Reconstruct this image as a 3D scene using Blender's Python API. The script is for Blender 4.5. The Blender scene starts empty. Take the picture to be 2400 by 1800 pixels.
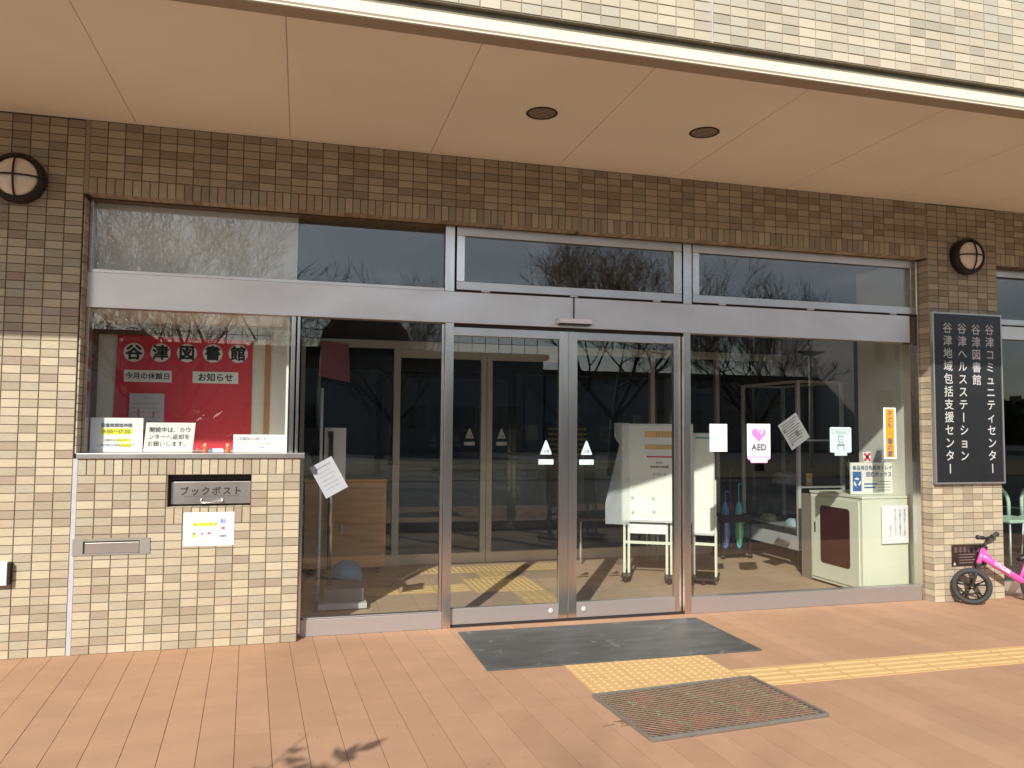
import bpy, math, random
from mathutils import Vector, Matrix, Euler
random.seed(7)
R = math.radians
S = bpy.context.scene
COL = S.collection

# ------------------------------------------------------------------ camera, sky, sun, exposure
cam = bpy.data.cameras.new('camera'); camo = bpy.data.objects.new('camera', cam); COL.objects.link(camo)
cam.sensor_width = 36; cam.sensor_fit = 'HORIZONTAL'; cam.lens = 36 * 1830 / 2400
cam.clip_start = .05; cam.clip_end = 2000
yaw, pit, rol = .2633, .056, .0081
f = Vector((math.sin(yaw)*math.cos(pit), math.cos(yaw)*math.cos(pit), math.sin(pit)))
rr = Vector((math.cos(yaw), -math.sin(yaw), 0)); uu = rr.cross(f)
r2 = rr*math.cos(rol) + uu*math.sin(rol); u2 = -rr*math.sin(rol) + uu*math.cos(rol)
camo.matrix_world = Matrix(((r2.x, u2.x, -f.x, 1.3092), (r2.y, u2.y, -f.y, -5.2529), (r2.z, u2.z, -f.z, 1.3768), (0, 0, 0, 1)))
S.camera = camo

SUN = Vector((.56, 1, -.747)).normalized()
elev = math.asin(-SUN.z)
W = bpy.data.worlds.new('World'); S.world = W; W.use_nodes = True
nt = W.node_tree; N = nt.nodes; L = nt.links
for n in list(N): N.remove(n)
out = N.new('ShaderNodeOutputWorld'); bg = N.new('ShaderNodeBackground'); bg.inputs[1].default_value = .13
sky = N.new('ShaderNodeTexSky'); sky.sky_type = 'NISHITA'; sky.sun_disc = False
sky.sun_elevation = elev; sky.sun_rotation = math.atan2(-SUN.x, -SUN.y) % (2*math.pi)
sky.air_density = 1.1; sky.dust_density = 1.2; sky.ozone_density = 1.2
tc = N.new('ShaderNodeTexCoord'); mp = N.new('ShaderNodeMapping'); mp.inputs['Scale'].default_value = (1.2, 1.2, 5)
ns = N.new('ShaderNodeTexNoise'); ns.inputs['Scale'].default_value = 2.2; ns.inputs['Detail'].default_value = 7; ns.inputs['Roughness'].default_value = .6
rp = N.new('ShaderNodeValToRGB'); rp.color_ramp.elements[0].position = .46; rp.color_ramp.elements[1].position = .72
rp.color_ramp.elements[1].color = (.75, .75, .75, 1)
mx = N.new('ShaderNodeMixRGB'); mx.inputs[2].default_value = (9.0, 9.2, 9.8, 1)
L.new(tc.outputs['Generated'], mp.inputs[0]); L.new(mp.outputs[0], ns.inputs[0]); L.new(ns.outputs[0], rp.inputs[0])
L.new(rp.outputs[0], mx.inputs[0]); L.new(sky.outputs[0], mx.inputs[1]); L.new(mx.outputs[0], bg.inputs[0]); L.new(bg.outputs[0], out.inputs[0])
sl = bpy.data.lights.new('sun', 'SUN'); sl.energy = 4.6; sl.angle = R(.6); sl.color = (1, .95, .86)
so = bpy.data.objects.new('sun', sl); COL.objects.link(so); so.rotation_euler = SUN.to_track_quat('-Z', 'Y').to_euler()
so.location = (-6, -12, 14)
S.view_settings.view_transform = 'Standard'; S.view_settings.look = 'None'; S.view_settings.gamma = 1
S.view_settings.exposure = .30; S.view_settings.use_curve_mapping = False
S.render.engine = 'CYCLES'; S.cycles.max_bounces = 10; S.cycles.transparent_max_bounces = 24
S.cycles.diffuse_bounces = 5; S.cycles.glossy_bounces = 5; S.cycles.use_denoising = True

# ------------------------------------------------------------------ materials
MATS = {}
def mat(name, c, rough=.7, metal=0, var=.0, scale=8, stretch=(1, 1, 1), bump=0, bscale=60, bstretch=None, spec=.5, stain=None, coat=0):
    if name in MATS: return MATS[name]
    m = bpy.data.materials.new(name); MATS[name] = m; m.use_nodes = True
    t = m.node_tree; b = t.nodes['Principled BSDF']
    b.inputs['Base Color'].default_value = (*c, 1); b.inputs['Roughness'].default_value = rough
    b.inputs['Metallic'].default_value = metal; b.inputs['Specular IOR Level'].default_value = spec
    if coat: b.inputs['Coat Weight'].default_value = coat; b.inputs['Coat Roughness'].default_value = .08
    geo = t.nodes.new('ShaderNodeNewGeometry')
    def noise(sc, st, det=5, ro=.55):
        mp = t.nodes.new('ShaderNodeMapping'); mp.inputs['Scale'].default_value = st
        n = t.nodes.new('ShaderNodeTexNoise'); n.inputs['Scale'].default_value = sc; n.inputs['Detail'].default_value = det; n.inputs['Roughness'].default_value = ro
        t.links.new(geo.outputs['Position'], mp.inputs[0]); t.links.new(mp.outputs[0], n.inputs[0]); return n
    colsock = None
    if var:
        n = noise(scale, stretch)
        mr = t.nodes.new('ShaderNodeMapRange'); mr.inputs[1].default_value = .3; mr.inputs[2].default_value = .7
        mr.inputs[3].default_value = 1 - var; mr.inputs[4].default_value = 1 + var
        t.links.new(n.outputs[0], mr.inputs[0])
        vm = t.nodes.new('ShaderNodeVectorMath'); vm.operation = 'SCALE'; vm.inputs[0].default_value = c
        t.links.new(mr.outputs[0], vm.inputs['Scale']); colsock = vm.outputs[0]
        mr2 = t.nodes.new('ShaderNodeMapRange'); mr2.inputs[1].default_value = .3; mr2.inputs[2].default_value = .7
        mr2.inputs[3].default_value = min(1, rough*1.12); mr2.inputs[4].default_value = rough*.88
        t.links.new(n.outputs[0], mr2.inputs[0]); t.links.new(mr2.outputs[0], b.inputs['Roughness'])
    if stain:
        sc, lo, hi, col = stain
        n = noise(sc, (1, 1, 1), 6, .62)
        cr = t.nodes.new('ShaderNodeMapRange'); cr.inputs[1].default_value = lo; cr.inputs[2].default_value = hi
        t.links.new(n.outputs[0], cr.inputs[0])
        mi = t.nodes.new('ShaderNodeMixRGB'); mi.inputs[1].default_value = (*c, 1); mi.inputs[2].default_value = (*col, 1)
        if colsock: t.links.new(colsock, mi.inputs[1])
        t.links.new(cr.outputs[0], mi.inputs[0]); colsock = mi.outputs[0]
    if colsock: t.links.new(colsock, b.inputs['Base Color'])
    if bump:
        n = noise(bscale, bstretch or stretch, 3)
        bp = t.nodes.new('ShaderNodeBump'); bp.inputs['Strength'].default_value = bump; bp.inputs['Distance'].default_value = .002
        t.links.new(n.outputs[0], bp.inputs['Height']); t.links.new(bp.outputs[0], b.inputs['Normal'])
    return m

def glass_mat(name, tint=(.965, .98, .975), r0=.068):
    m = bpy.data.materials.new(name); MATS[name] = m; m.use_nodes = True; t = m.node_tree
    for n in list(t.nodes): t.nodes.remove(n)
    o = t.nodes.new('ShaderNodeOutputMaterial'); g = t.nodes.new('ShaderNodeBsdfGlossy'); g.inputs['Roughness'].default_value = .0
    tr = t.nodes.new('ShaderNodeBsdfTransparent'); tr.inputs[0].default_value = (*tint, 1)
    mix = t.nodes.new('ShaderNodeMixShader'); geo = t.nodes.new('ShaderNodeNewGeometry')
    d = t.nodes.new('ShaderNodeVectorMath'); d.operation = 'DOT_PRODUCT'
    t.links.new(geo.outputs['Incoming'], d.inputs[0]); t.links.new(geo.outputs['Normal'], d.inputs[1])
    def mth(op, a, b=None, c=None):
        n = t.nodes.new('ShaderNodeMath'); n.operation = op
        for i, v in enumerate((a, b, c)):
            if v is None: continue
            if isinstance(v, (int, float)): n.inputs[i].default_value = v
            else: t.links.new(v, n.inputs[i])
        return n.outputs[0]
    a = mth('ABSOLUTE', d.outputs['Value']); a = mth('SUBTRACT', 1, a); a = mth('POWER', a, 5); a = mth('MULTIPLY_ADD', a, 1 - r0, r0)
    # very slight waviness of the float glass
    mpn = t.nodes.new('ShaderNodeTexNoise'); mpn.inputs['Scale'].default_value = 1.6; mpn.inputs['Detail'].default_value = 1
    t.links.new(geo.outputs['Position'], mpn.inputs[0])
    bp = t.nodes.new('ShaderNodeBump'); bp.inputs['Strength'].default_value = .03; bp.inputs['Distance'].default_value = .002
    t.links.new(mpn.outputs[0], bp.inputs['Height']); t.links.new(bp.outputs[0], g.inputs['Normal'])
    t.links.new(a, mix.inputs[0]); t.links.new(tr.outputs[0], mix.inputs[1]); t.links.new(g.outputs[0], mix.inputs[2]); t.links.new(mix.outputs[0], o.inputs[0])
    return m
GLASS = glass_mat('window_glass')
FILM = glass_mat('clear_film', (.85, .88, .9), .09)

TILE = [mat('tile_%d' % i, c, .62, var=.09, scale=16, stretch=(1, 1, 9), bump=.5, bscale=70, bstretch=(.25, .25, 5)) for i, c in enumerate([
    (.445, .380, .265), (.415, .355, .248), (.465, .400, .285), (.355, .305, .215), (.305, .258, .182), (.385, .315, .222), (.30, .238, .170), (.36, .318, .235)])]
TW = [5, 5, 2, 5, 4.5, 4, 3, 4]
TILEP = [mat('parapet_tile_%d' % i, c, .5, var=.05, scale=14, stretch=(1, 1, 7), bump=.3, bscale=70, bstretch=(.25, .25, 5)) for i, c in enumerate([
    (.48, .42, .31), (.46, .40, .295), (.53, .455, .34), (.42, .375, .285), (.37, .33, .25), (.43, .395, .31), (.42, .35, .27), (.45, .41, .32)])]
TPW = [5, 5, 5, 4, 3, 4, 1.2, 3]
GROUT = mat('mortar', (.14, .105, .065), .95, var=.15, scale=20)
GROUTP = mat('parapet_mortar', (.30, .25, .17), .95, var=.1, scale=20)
SEAL = mat('sealant', (.42, .42, .44), .75, var=.08, scale=12)
STEEL = mat('brushed_steel', (.66, .61, .57), .32, metal=1, var=.05, scale=3, stretch=(1, 1, 1), bump=.05, bscale=90, bstretch=(.03, 1, 1))
STEELV = mat('brushed_steel_upright', (.66, .61, .57), .22, metal=1, var=.05, scale=5, stretch=(6, 6, .2), bump=.08, bscale=160, bstretch=(1, 1, .02))
SATIN = mat('satin_steel_panel', (.74, .69, .65), .36, metal=.8, var=.09, scale=1.6, stretch=(1, 1, 2))
SATINB = mat('satin_kick_rail', (.44, .40, .385), .5, metal=.75, var=.07, scale=2)
DARKM = mat('dark_gap', (.02, .018, .016), .8)
ALU = mat('aluminium', (.62, .62, .61), .45, metal=.4)
SOFF = mat('soffit_paint', (.87, .79, .645), .8, var=.045, scale=.9, bump=.1, bscale=120)
TRIM = mat('fascia_paint', (.74, .66, .52), .55, var=.03, scale=3, stretch=(1, 1, 4))
TRIMU = mat('soffit_edge_brown', (.38, .29, .20), .7, var=.04, scale=3)
PAVE = [mat('paving_%d' % i, c, .8, var=.06, scale=3.2, stretch=(.7, 1.6, 1), bump=.06, bscale=40, bstretch=(.4, 2, 1), stain=(1.1, .46, .72, tuple(k*.86 for k in c))) for i, c in enumerate([
    (.425, .252, .150), (.405, .238, .140), (.437, .259, .156), (.415, .248, .150)])]
PAVEJ = mat('paving_joint', (.19, .10, .06), .95)
ASPH = mat('asphalt', (.055, .054, .052), .9, var=.2, scale=3, bump=.3, bscale=90)
YEL = mat('tactile_yellow', (.60, .385, .165), .6, var=.06, scale=9)
YELI = mat('tactile_yellow_inside', (.55, .38, .17), .6, var=.06, scale=9)
FLI = [mat('floor_tile_%d' % i, c, .55, var=.05, scale=6, stretch=(.5, 2, 1)) for i, c in enumerate([(.42, .30, .20), (.40, .285, .188), (.44, .315, .212)])]
MATD = mat('rubber_mat', (.085, .086, .08), .42, var=.15, scale=5, stretch=(.6, 2.5, 1), bump=.15, bscale=120, stain=(9, .6, .7, (.2, .2, .19)))
WHITE = mat('white_paper', (.79, .79, .785), .7)
OFFW = mat('off_white', (.70, .69, .62), .6, var=.03, scale=4)
CREAMB = mat('cream_steel_box', (.66, .68, .54), .42, var=.02, scale=3)
BLACK = mat('black_print', (.015, .015, .018), .6)
INK = mat('grey_print', (.12, .12, .14), .6)
INKB = mat('blue_print', (.04, .12, .32), .6)
INKR = mat('red_print', (.6, .04, .07), .6)
YELP = mat('yellow_highlight', (.85, .80, .02), .6)
ORG = mat('orange_print', (.80, .31, .01), .55)
PINK = mat('pink_print', (.85, .22, .55), .55)
PINKL = mat('pale_pink_print', (.85, .45, .68), .55)
GRN = mat('green_print', (.2, .6, .2), .6)
CYANL = mat('pale_blue_print', (.55, .75, .85), .6)
RED = mat('red_cloth_poster', (.62, .04, .06), .55, var=.06, scale=3)
WOOD = mat('light_wood', (.74, .41, .17), .5, var=.12, scale=5, stretch=(.5, 1, 6))
BROWN = mat('brown_frame', (.14, .10, .06), .6)
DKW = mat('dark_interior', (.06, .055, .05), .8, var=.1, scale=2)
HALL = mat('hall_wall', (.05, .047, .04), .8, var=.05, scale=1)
CREAM = mat('cream_wall', (.66, .64, .55), .7, var=.02, scale=2)
PALE = mat('pale_blind', (.84, .82, .78), .8, var=.03, scale=3)
BLKM = mat('black_metal', (.022, .018, .016), .45, metal=.3)
BRONZ = mat('dark_bronze', (.05, .035, .028), .45, metal=.4)
LENS = mat('milky_glass', (.84, .72, .58), .3, var=.04, scale=9)
SLATE = mat('black_stone_sign', (.018, .019, .021), .22, var=.15, scale=2)
SIGNL = mat('sign_letter', (.50, .50, .49), .4)
TREEM = mat('bark', (.045, .035, .028), .9, var=.2, scale=8)
LEAF = mat('shrub_leaf', (.05, .09, .03), .5, var=.2, scale=10)
HEDGE = mat('hedge_leaf', (.03, .04, .02), 1.0, var=.2, scale=10, spec=0)
RUB = mat('tyre_rubber', (.035, .035, .035), .75)
PKB = mat('pink_bike_paint', (.85, .10, .42), .3, coat=.4)
CHAIRG = mat('green_plastic', (.42, .58, .46), .4)
BLUEP = mat('blue_plastic', (.07, .27, .42), .5)
TEAL = mat('teal_fabric', (.08, .55, .62), .6)
BLUEF = mat('blue_fabric', (.06, .24, .62), .6)
LIME = mat('lime_fabric', (.45, .72, .15), .6)
LILAC = mat('lilac_fabric', (.42, .30, .62), .6)
REDG = mat('red_acrylic', (.05, .007, .005), .3, spec=.25)
NEWS = mat('newsprint', (.26, .26, .255), .75, var=.1, scale=50)
CLOTH = mat('white_towel', (.74, .76, .76), .9, var=.05, scale=12)
COIR = mat('coir_pile', (.085, .045, .028), .95, var=.35, scale=26, bump=.8, bscale=200, stain=(4.5, .5, .62, (.22, .055, .035)))
COIRG = mat('green_pile', (.07, .24, .08), .95, var=.3, scale=30)
MESHM = mat('dull_steel_mesh', (.26, .185, .12), .7, metal=.1, var=.2, scale=20)
BUILD1 = mat('far_white_wall', (.52, .51, .48), .8, var=.03, scale=1)
BUILD2 = mat('far_grey_wall', (.16, .155, .15), .8, var=.05, scale=1)
ROOFD = mat('far_dark_roof', (.05, .048, .045), .8)
GLASSD = mat('far_window', (.03, .04, .05), .1)
GRASS = mat('dry_grass', (.10, .085, .045), .95, var=.2, scale=3)

# ------------------------------------------------------------------ helpers
WL = {}
def place(o, loc, parent):
    WL[o.name] = Vector(loc); COL.objects.link(o)
    if parent is not None:
        o.parent = parent; o.location = Vector(loc) - WL[parent.name]
    else: o.location = loc
    return o
def thing(name, label, cat, loc=(0, 0, 0), group=None, kind=None):
    o = bpy.data.objects.new(name, None); o.empty_display_size = .1; place(o, loc, None)
    if kind: o['kind'] = kind
    o['label'] = label
    if cat: o['category'] = cat
    if group: o['group'] = group
    return o
class MB:
    def __init__(s): s.v = []; s.f = []; s.mi = []
    def add(s, vs, fs, mi=0):
        n = len(s.v); s.v += [tuple(v) for v in vs]; s.f += [tuple(i+n for i in f) for f in fs]; s.mi += [mi]*len(fs); return s
    def box(s, x0, x1, y0, y1, z0, z1, mi=0, M=None):
        vs = [(x, y, z) for z in (z0, z1) for y in (y0, y1) for x in (x0, x1)]
        if M is not None: vs = [M @ Vector(v) for v in vs]
        return s.add(vs, [(0, 2, 3, 1), (4, 5, 7, 6), (0, 1, 5, 4), (2, 6, 7, 3), (0, 4, 6, 2), (1, 3, 7, 5)], mi)
    def tube(s, pts, rad, n=8, cap=True, mi=0):
        pts = [Vector(p) for p in pts]; rs = rad if isinstance(rad, (list, tuple)) else [rad]*len(pts)
        base = len(s.v); up = None
        for i, p in enumerate(pts):
            d = (pts[min(i+1, len(pts)-1)] - pts[max(i-1, 0)]).normalized()
            if up is None:
                up = d.orthogonal().normalized()
            else:
                up = (up - d*up.dot(d)); up = up.normalized() if up.length > 1e-6 else d.orthogonal().normalized()
            w = d.cross(up)
            for k in range(n):
                a = 2*math.pi*k/n; s.v.append(tuple(p + (up*math.cos(a) + w*math.sin(a))*rs[i]))
        for i in range(len(pts)-1):
            for k in range(n):
                a = base+i*n+k; b = base+i*n+(k+1) % n; s.f.append((a, b, b+n, a+n)); s.mi.append(mi)
        if cap:
            s.f.append(tuple(base+k for k in reversed(range(n)))); s.f.append(tuple(base+(len(pts)-1)*n+k for k in range(n))); s.mi += [mi, mi]
        return s
    def lathe(s, prof, c, axis, n=32, mi=0):
        # prof: (radius, height) along axis from c
        ax = Vector(axis).normalized(); u = ax.orthogonal().normalized(); w = ax.cross(u); c = Vector(c); base = len(s.v)
        for r, h in prof:
            for k in range(n):
                a = 2*math.pi*k/n; s.v.append(tuple(c + ax*h + (u*math.cos(a) + w*math.sin(a))*max(r, 1e-5)))
        for i in range(len(prof)-1):
            for k in range(n):
                a = base+i*n+k; b = base+i*n+(k+1) % n; s.f.append((a, b, b+n, a+n)); s.mi.append(mi)
        return s
    def mesh(s, name, mats):
        me = bpy.data.meshes.new(name); me.from_pydata(s.v, [], s.f)
        for m in (mats if isinstance(mats, (list, tuple)) else [mats]): me.materials.append(m)
        if isinstance(mats, (list, tuple)):
            for p, i in zip(me.polygons, s.mi): p.material_index = i
        me.update(); return me
    def build(s, name, mats, parent=None, smooth=False, bevel=0, kind=None, label=None, cat=None, group=None, org=None):
        org = Vector(org) if org is not None else (WL[parent.name] if parent is not None else Vector((0, 0, 0)))
        s.v = [tuple(Vector(v) - org) for v in s.v]
        me = s.mesh(name, mats)
        if smooth:
            for p in me.polygons: p.use_smooth = True
        o = bpy.data.objects.new(name, me); place(o, org, parent)
        if bevel:
            b = o.modifiers.new('bevel', 'BEVEL'); b.width = bevel; b.segments = 2; b.limit_method = 'ANGLE'; b.angle_limit = R(40)
        if kind: o['kind'] = kind
        if label: o['label'] = label
        if cat: o['category'] = cat
        if group: o['group'] = group
        return o
def bx(name, m, parent, x0, x1, y0, y1, z0, z1, bevel=0, **k):
    c = ((x0+x1)/2, (y0+y1)/2, (z0+z1)/2)
    return MB().box(x0, x1, y0, y1, z0, z1).build(name, m, parent, bevel=bevel, org=c, **k)

GL = {}
def glyph(ch, bold=0):
    bold = 0; k = (ch, bold)
    if k in GL: return GL[k]
    c = bpy.data.curves.new('glyph', 'FONT'); c.body = ch; c.resolution_u = 2; c.offset = bold; c.fill_mode = 'FRONT'
    o = bpy.data.objects.new('glyph', c); COL.objects.link(o)
    dg = bpy.context.evaluated_depsgraph_get(); dg.update()
    me = bpy.data.meshes.new_from_object(o.evaluated_get(dg))
    vs = [v.co.copy() for v in me.vertices]; fs = [tuple(p.vertices) for p in me.polygons]
    if vs:
        x0 = min(v.x for v in vs); x1 = max(v.x for v in vs)
    else: x0, x1 = 0, .3
    bpy.data.objects.remove(o); bpy.data.curves.remove(c); bpy.data.meshes.remove(me)
    GL[k] = (vs, fs, x0, x1); return GL[k]
def txt(mb, s, cx, cz, size, fr, bold=0, sp=1., vert=False, sx=1., mi=0, rot=0):
    # fr = (origin, ux, uz): lettering lies on that plane, centred on (cx, cz)
    O, ux, uz = fr
    adv = []
    for ch in s:
        g = glyph(ch, bold)
        adv.append(1.0 if ord(ch) > 0x2000 else (g[3]-g[2]+.09 if ch != ' ' else .35))
    if vert:
        tot = size*sp*len(s); pos = [(cx, cz + tot/2 - size*sp*(i+.5)) for i in range(len(s))]
    else:
        tot = sum(adv)*size*sp*sx; x = cx - tot/2; pos = []
        for a in adv: pos.append((x + a*size*sp*sx/2, cz)); x += a*size*sp*sx
    for ch, (px, pz) in zip(s, pos):
        vs, fs, a, b = glyph(ch, bold)
        if not vs: continue
        cxg = (a+b)/2 if ord(ch) < 0x2000 else .5
        strikes = [(0, 0)] if not bold else [(0, 0), (bold, 0), (-bold, 0), (0, bold), (0, -bold), (bold*.7, bold*.7), (-bold*.7, -bold*.7), (bold*.7, -bold*.7), (-bold*.7, bold*.7)]
        nrm_ = ux.cross(uz)
        for ks, (bx_, bz_) in enumerate(strikes):
          vv = []
          for v in vs:
            x = (v.x - cxg + bx_)*size*sx; z = (v.y - .36 + bz_)*size
            if vert and ch in 'ー〜': x, z = -z, x
            if rot: x, z = x*math.cos(rot)-z*math.sin(rot), x*math.sin(rot)+z*math.cos(rot)
            vv.append(O + ux*(px+x) + uz*(pz+z) + nrm_*(ks*.00004))
          mb.add(vv, fs, mi)
FR = lambda x, y, z: (Vector((x, y, z)), Vector((1, 0, 0)), Vector((0, 0, 1)))
def frot(x, y, z, a):   # frame turned in its own plane, facing the street
    return (Vector((x, y, z)), Vector((math.cos(a), 0, math.sin(a))), Vector((-math.sin(a), 0, math.cos(a))))
def rect(mb, fr, x0, x1, z0, z1, d=0, mi=0):
    O, ux, uz = fr; n = ux.cross(uz)
    mb.add([O+ux*x+uz*z+n*d for x, z in ((x0, z0), (x1, z0), (x1, z1), (x0, z1))], [(0, 1, 2, 3)], mi)
def slab(mb, fr, x0, x1, z0, z1, th=.001, d=0, mi=0):
    O, ux, uz = fr; n = ux.cross(uz)
    vs = [O+ux*x+uz*z+n*(d+e) for e in (-th, 0) for x, z in ((x0, z0), (x1, z0), (x1, z1), (x0, z1))]
    mb.add(vs, [(3, 2, 1, 0), (4, 5, 6, 7), (0, 1, 5, 4), (1, 2, 6, 5), (2, 3, 7, 6), (3, 0, 4, 7)], mi)

# ------------------------------------------------------------------ tiles
PZ = .0508
def pick(w): return random.choices(range(len(w)), w)[0]
TC = {}
def tilemesh(w, h, m, vert=False):
    k = (round(w, 4), round(h, 4), m.name)
    if k not in TC:
        b = MB(); e = .0012; d = .009
        vs = [(-w/2, 0, -h/2), (w/2, 0, -h/2), (w/2, 0, h/2), (-w/2, 0, h/2)]
        back = [(x, d, z) for x, _, z in vs]; mid = [(x, e, z) for x, _, z in vs]; fr = [(x*(1-2*e/w), 0, z*(1-2*e/h)) for x, _, z in vs]
        b.v = back+mid+fr
        for i in range(4):
            j = (i+1) % 4; b.f.append((i, j, 4+j, 4+i)); b.f.append((4+i, 4+j, 8+j, 8+i))
        b.f.append((8, 9, 10, 11)); b.mi = [0]*len(b.f)
        TC[k] = b.mesh('tile', m)
    return TC[k]
def tiles(root, cells, y, mats, weights, near=None, limit=300, extra=()):
    # cells: (xc, zc, w, h) tiles facing the street; the ones that show largest become parts, the rest one stuff part
    cells = sorted(cells, key=near or (lambda c: (c[0]-1.3)**2 + (c[1]-1.4)**2))
    for (x, z, w, h) in cells[:limit]:
        i = pick(weights)
        o = bpy.data.objects.new('tile', tilemesh(w, h, mats[i]))
        place(o, (x, y + random.uniform(-.0006, .0006), z), root)
        o.rotation_euler = (random.gauss(0, .004), 0, random.gauss(0, .004))
    rest = cells[limit:]
    if rest or extra:
        mb = MB()
        for (x, z, w, h) in rest:
            mb.box(x-w/2, x+w/2, y, y+.009, z-h/2, z+h/2, pick(weights))
        for b in extra: mb.box(*b, pick(weights))
        mb.build('tile', mats, root, kind='stuff')
G = .0057
def field(x0, n, z0, rows, ph=PZ, pw=.1, zmax=None, skip=None):
    c = []
    for i in range(n):
        for j in range(rows):
            a, b = z0+j*ph, z0+(j+1)*ph
            if zmax and b > zmax: b = zmax
            if b-a < .012: continue
            xc, zc = x0+(i+.5)*pw, (a+b)/2
            if skip and skip(xc, zc): continue
            c.append((xc, zc, pw-G, b-a-G*.8))
    return c
def soldiers(x0, n, z0, skip=None):
    return [(x0+(i+.5)*.05, z0+PZ, .05-G, 2*PZ-G) for i in range(n) if not (skip and skip(x0+(i+.5)*.05, z0+PZ))]

ZS = 3.265; ZT = 2.8005; ZC = 1.1685
# left wall
t = thing('tiled_wall', 'beige tiled wall left of the notice window, carrying the leftmost round lamp', 'wall', (-2, 0, 0))
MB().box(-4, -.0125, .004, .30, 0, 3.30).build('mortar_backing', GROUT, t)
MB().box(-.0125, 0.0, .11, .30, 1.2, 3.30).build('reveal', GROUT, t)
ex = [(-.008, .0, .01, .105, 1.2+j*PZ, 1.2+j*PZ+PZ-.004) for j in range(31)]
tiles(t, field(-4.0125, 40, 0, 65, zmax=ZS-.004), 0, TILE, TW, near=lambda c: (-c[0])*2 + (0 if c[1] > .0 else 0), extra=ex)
bx('sealant_joint', SEAL, t, -.0125, .0125, .003, .03, 0, ZC)
bx('sealant_joint', mat('sealant_brown', (.33, .285, .21), .85), t, -.0125, .0125, .003, .03, ZT, ZS-.002)
# book-return counter wall
t = thing('counter_wall', 'low beige tiled wall under the notice window with book return hatch and mail slot', 'wall', (.66, 0, 0))
hx0, hx1, hz0, hz1 = .5125, 1.0125, ZC-2*PZ-4*PZ, ZC-2*PZ
mb = MB(); mb.box(.0125, hx0, .004, .2, 0, ZC); mb.box(hx1, 1.3125, .004, .2, 0, ZC)
mb.box(hx0, hx1, .004, .2, 0, hz0); mb.box(hx0, hx1, .004, .2, hz1, ZC); mb.box(hx0, hx1, .16, .2, hz0, hz1)
mb.build('mortar_backing', GROUT, t)
sk = lambda x, z: hx0 < x < hx1 and hz0 < z < hz1
sk2 = lambda x, z: hx0 < x < hx1 and hz0-2*PZ < z < hz1
cells = field(.0125, 13, 0, 21, skip=sk2)
cells += soldiers(.0125, 26, ZC-2*PZ) + soldiers(hx0, 10, hz0-2*PZ)
ex = []
for j in range(23): ex.append((1.305, 1.314, .012, .10, j*PZ, j*PZ+PZ-.004))
for i in range(10): ex.append((hx0+i*.05+.002, hx0+(i+1)*.05-.002, .006, .075, hz0+.0002, hz0+.004))
for j in range(4): ex.append((hx0-.002, hx0+.004, .008, .08, hz0+j*PZ, hz0+j*PZ+PZ-.004))
tiles(t, cells, 0, TILE, TW, near=lambda c: -c[1], extra=ex)
bx('sill', STEEL, t, .006, 1.337, -.014, .26, ZC+.001, 1.201, bevel=.002)
# book return hatch
t = thing('book_return_hatch', 'stainless book return flap lettered in black katakana, recessed in the tiled counter', 'hatch', (.77, .06, .87))
MB().box(.532, 1.008, .062, .08, .880, 1.020).build('flap', STEEL, t, bevel=.002)
MB().box(hx0+.0045, hx1-.001, .0805, .095, hz0+.0045, hz1-.001).build('recess_back_shade', DARKM, t)  # blackened to carry the deep shade behind the flap
MB().box(hx0+.0045, .5315, .055, .0803, hz0+.0045, hz1-.001).build('recess_side_shade', DARKM, t)  # black strip in place of the shadow cast by the left reveal
MB().box(.532, hx1-.002, .05, .0803, 1.034, hz1-.002).build('top_rail', BLKM, t)  # black bar in place of the shade along the recess top
m = MB(); txt(m, 'ブックポスト', .768, .960, .056, FR(0, .0605, 0), bold=.02, sp=1.13); rect(m, FR(0, .0605, 0), .61, .935, .928, .9295, .0002)
m.build('lettering', BLACK, t)
hz = .89
MB().tube([(.715, .06, hz+.02), (.71, .035, hz+.005), (.72, .026, hz), (.83, .026, hz), (.84, .035, hz+.005), (.835, .06, hz+.02)], .006, 8).build('handle', STEEL, t, smooth=True)
# mail slot
t = thing('mail_slot', 'stainless letter slot plate low on the left of the tiled counter', 'mail slot', (.21, 0, .63))
m = MB(); m.box(.003, .432, -.006, -.001, .588, .598); m.box(.003, .432, -.006, -.001, .672, .687); m.box(.003, .060, -.006, -.001, .598, .672); m.box(.373, .432, -.006, -.001, .598, .672)
m.build('plate', mat('weathered_steel', (.42, .40, .35), .42, metal=.8, var=.1, scale=9, stain=(18, .6, .68, (.25, .27, .2))), t)
MB().box(.06, .373, -.0012, -.0002, .598, .672).build('shadow_gap', DARKM, t)
MB().box(.070, .370, -.0035, -.0014, .600, .662).build('flap', STEEL, t, bevel=.001)

# header wall above the entrance
t = thing('header_wall', 'dark shaded tiled wall band over the entrance, between transom windows and canopy', 'wall', (3.1, 0, ZT))
MB().box(-.0124, 6.2625, .004, .30, ZT+.004, 3.32).build('mortar_backing', GROUT, t)
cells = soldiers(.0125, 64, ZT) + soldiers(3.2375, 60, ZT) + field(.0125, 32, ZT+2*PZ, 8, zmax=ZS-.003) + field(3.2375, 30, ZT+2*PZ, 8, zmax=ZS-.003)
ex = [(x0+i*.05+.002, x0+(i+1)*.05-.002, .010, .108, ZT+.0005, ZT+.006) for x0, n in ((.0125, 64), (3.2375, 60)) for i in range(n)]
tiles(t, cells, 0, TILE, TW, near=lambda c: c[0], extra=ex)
bx('sealant_joint', MATS['sealant_brown'], t, 3.2125, 3.2375, .003, .03, ZT, ZS-.002)
bx('sealant_joint', MATS['sealant_brown'], t, 6.2375, 6.2625, .003, .03, ZT, ZS-.002)
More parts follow.
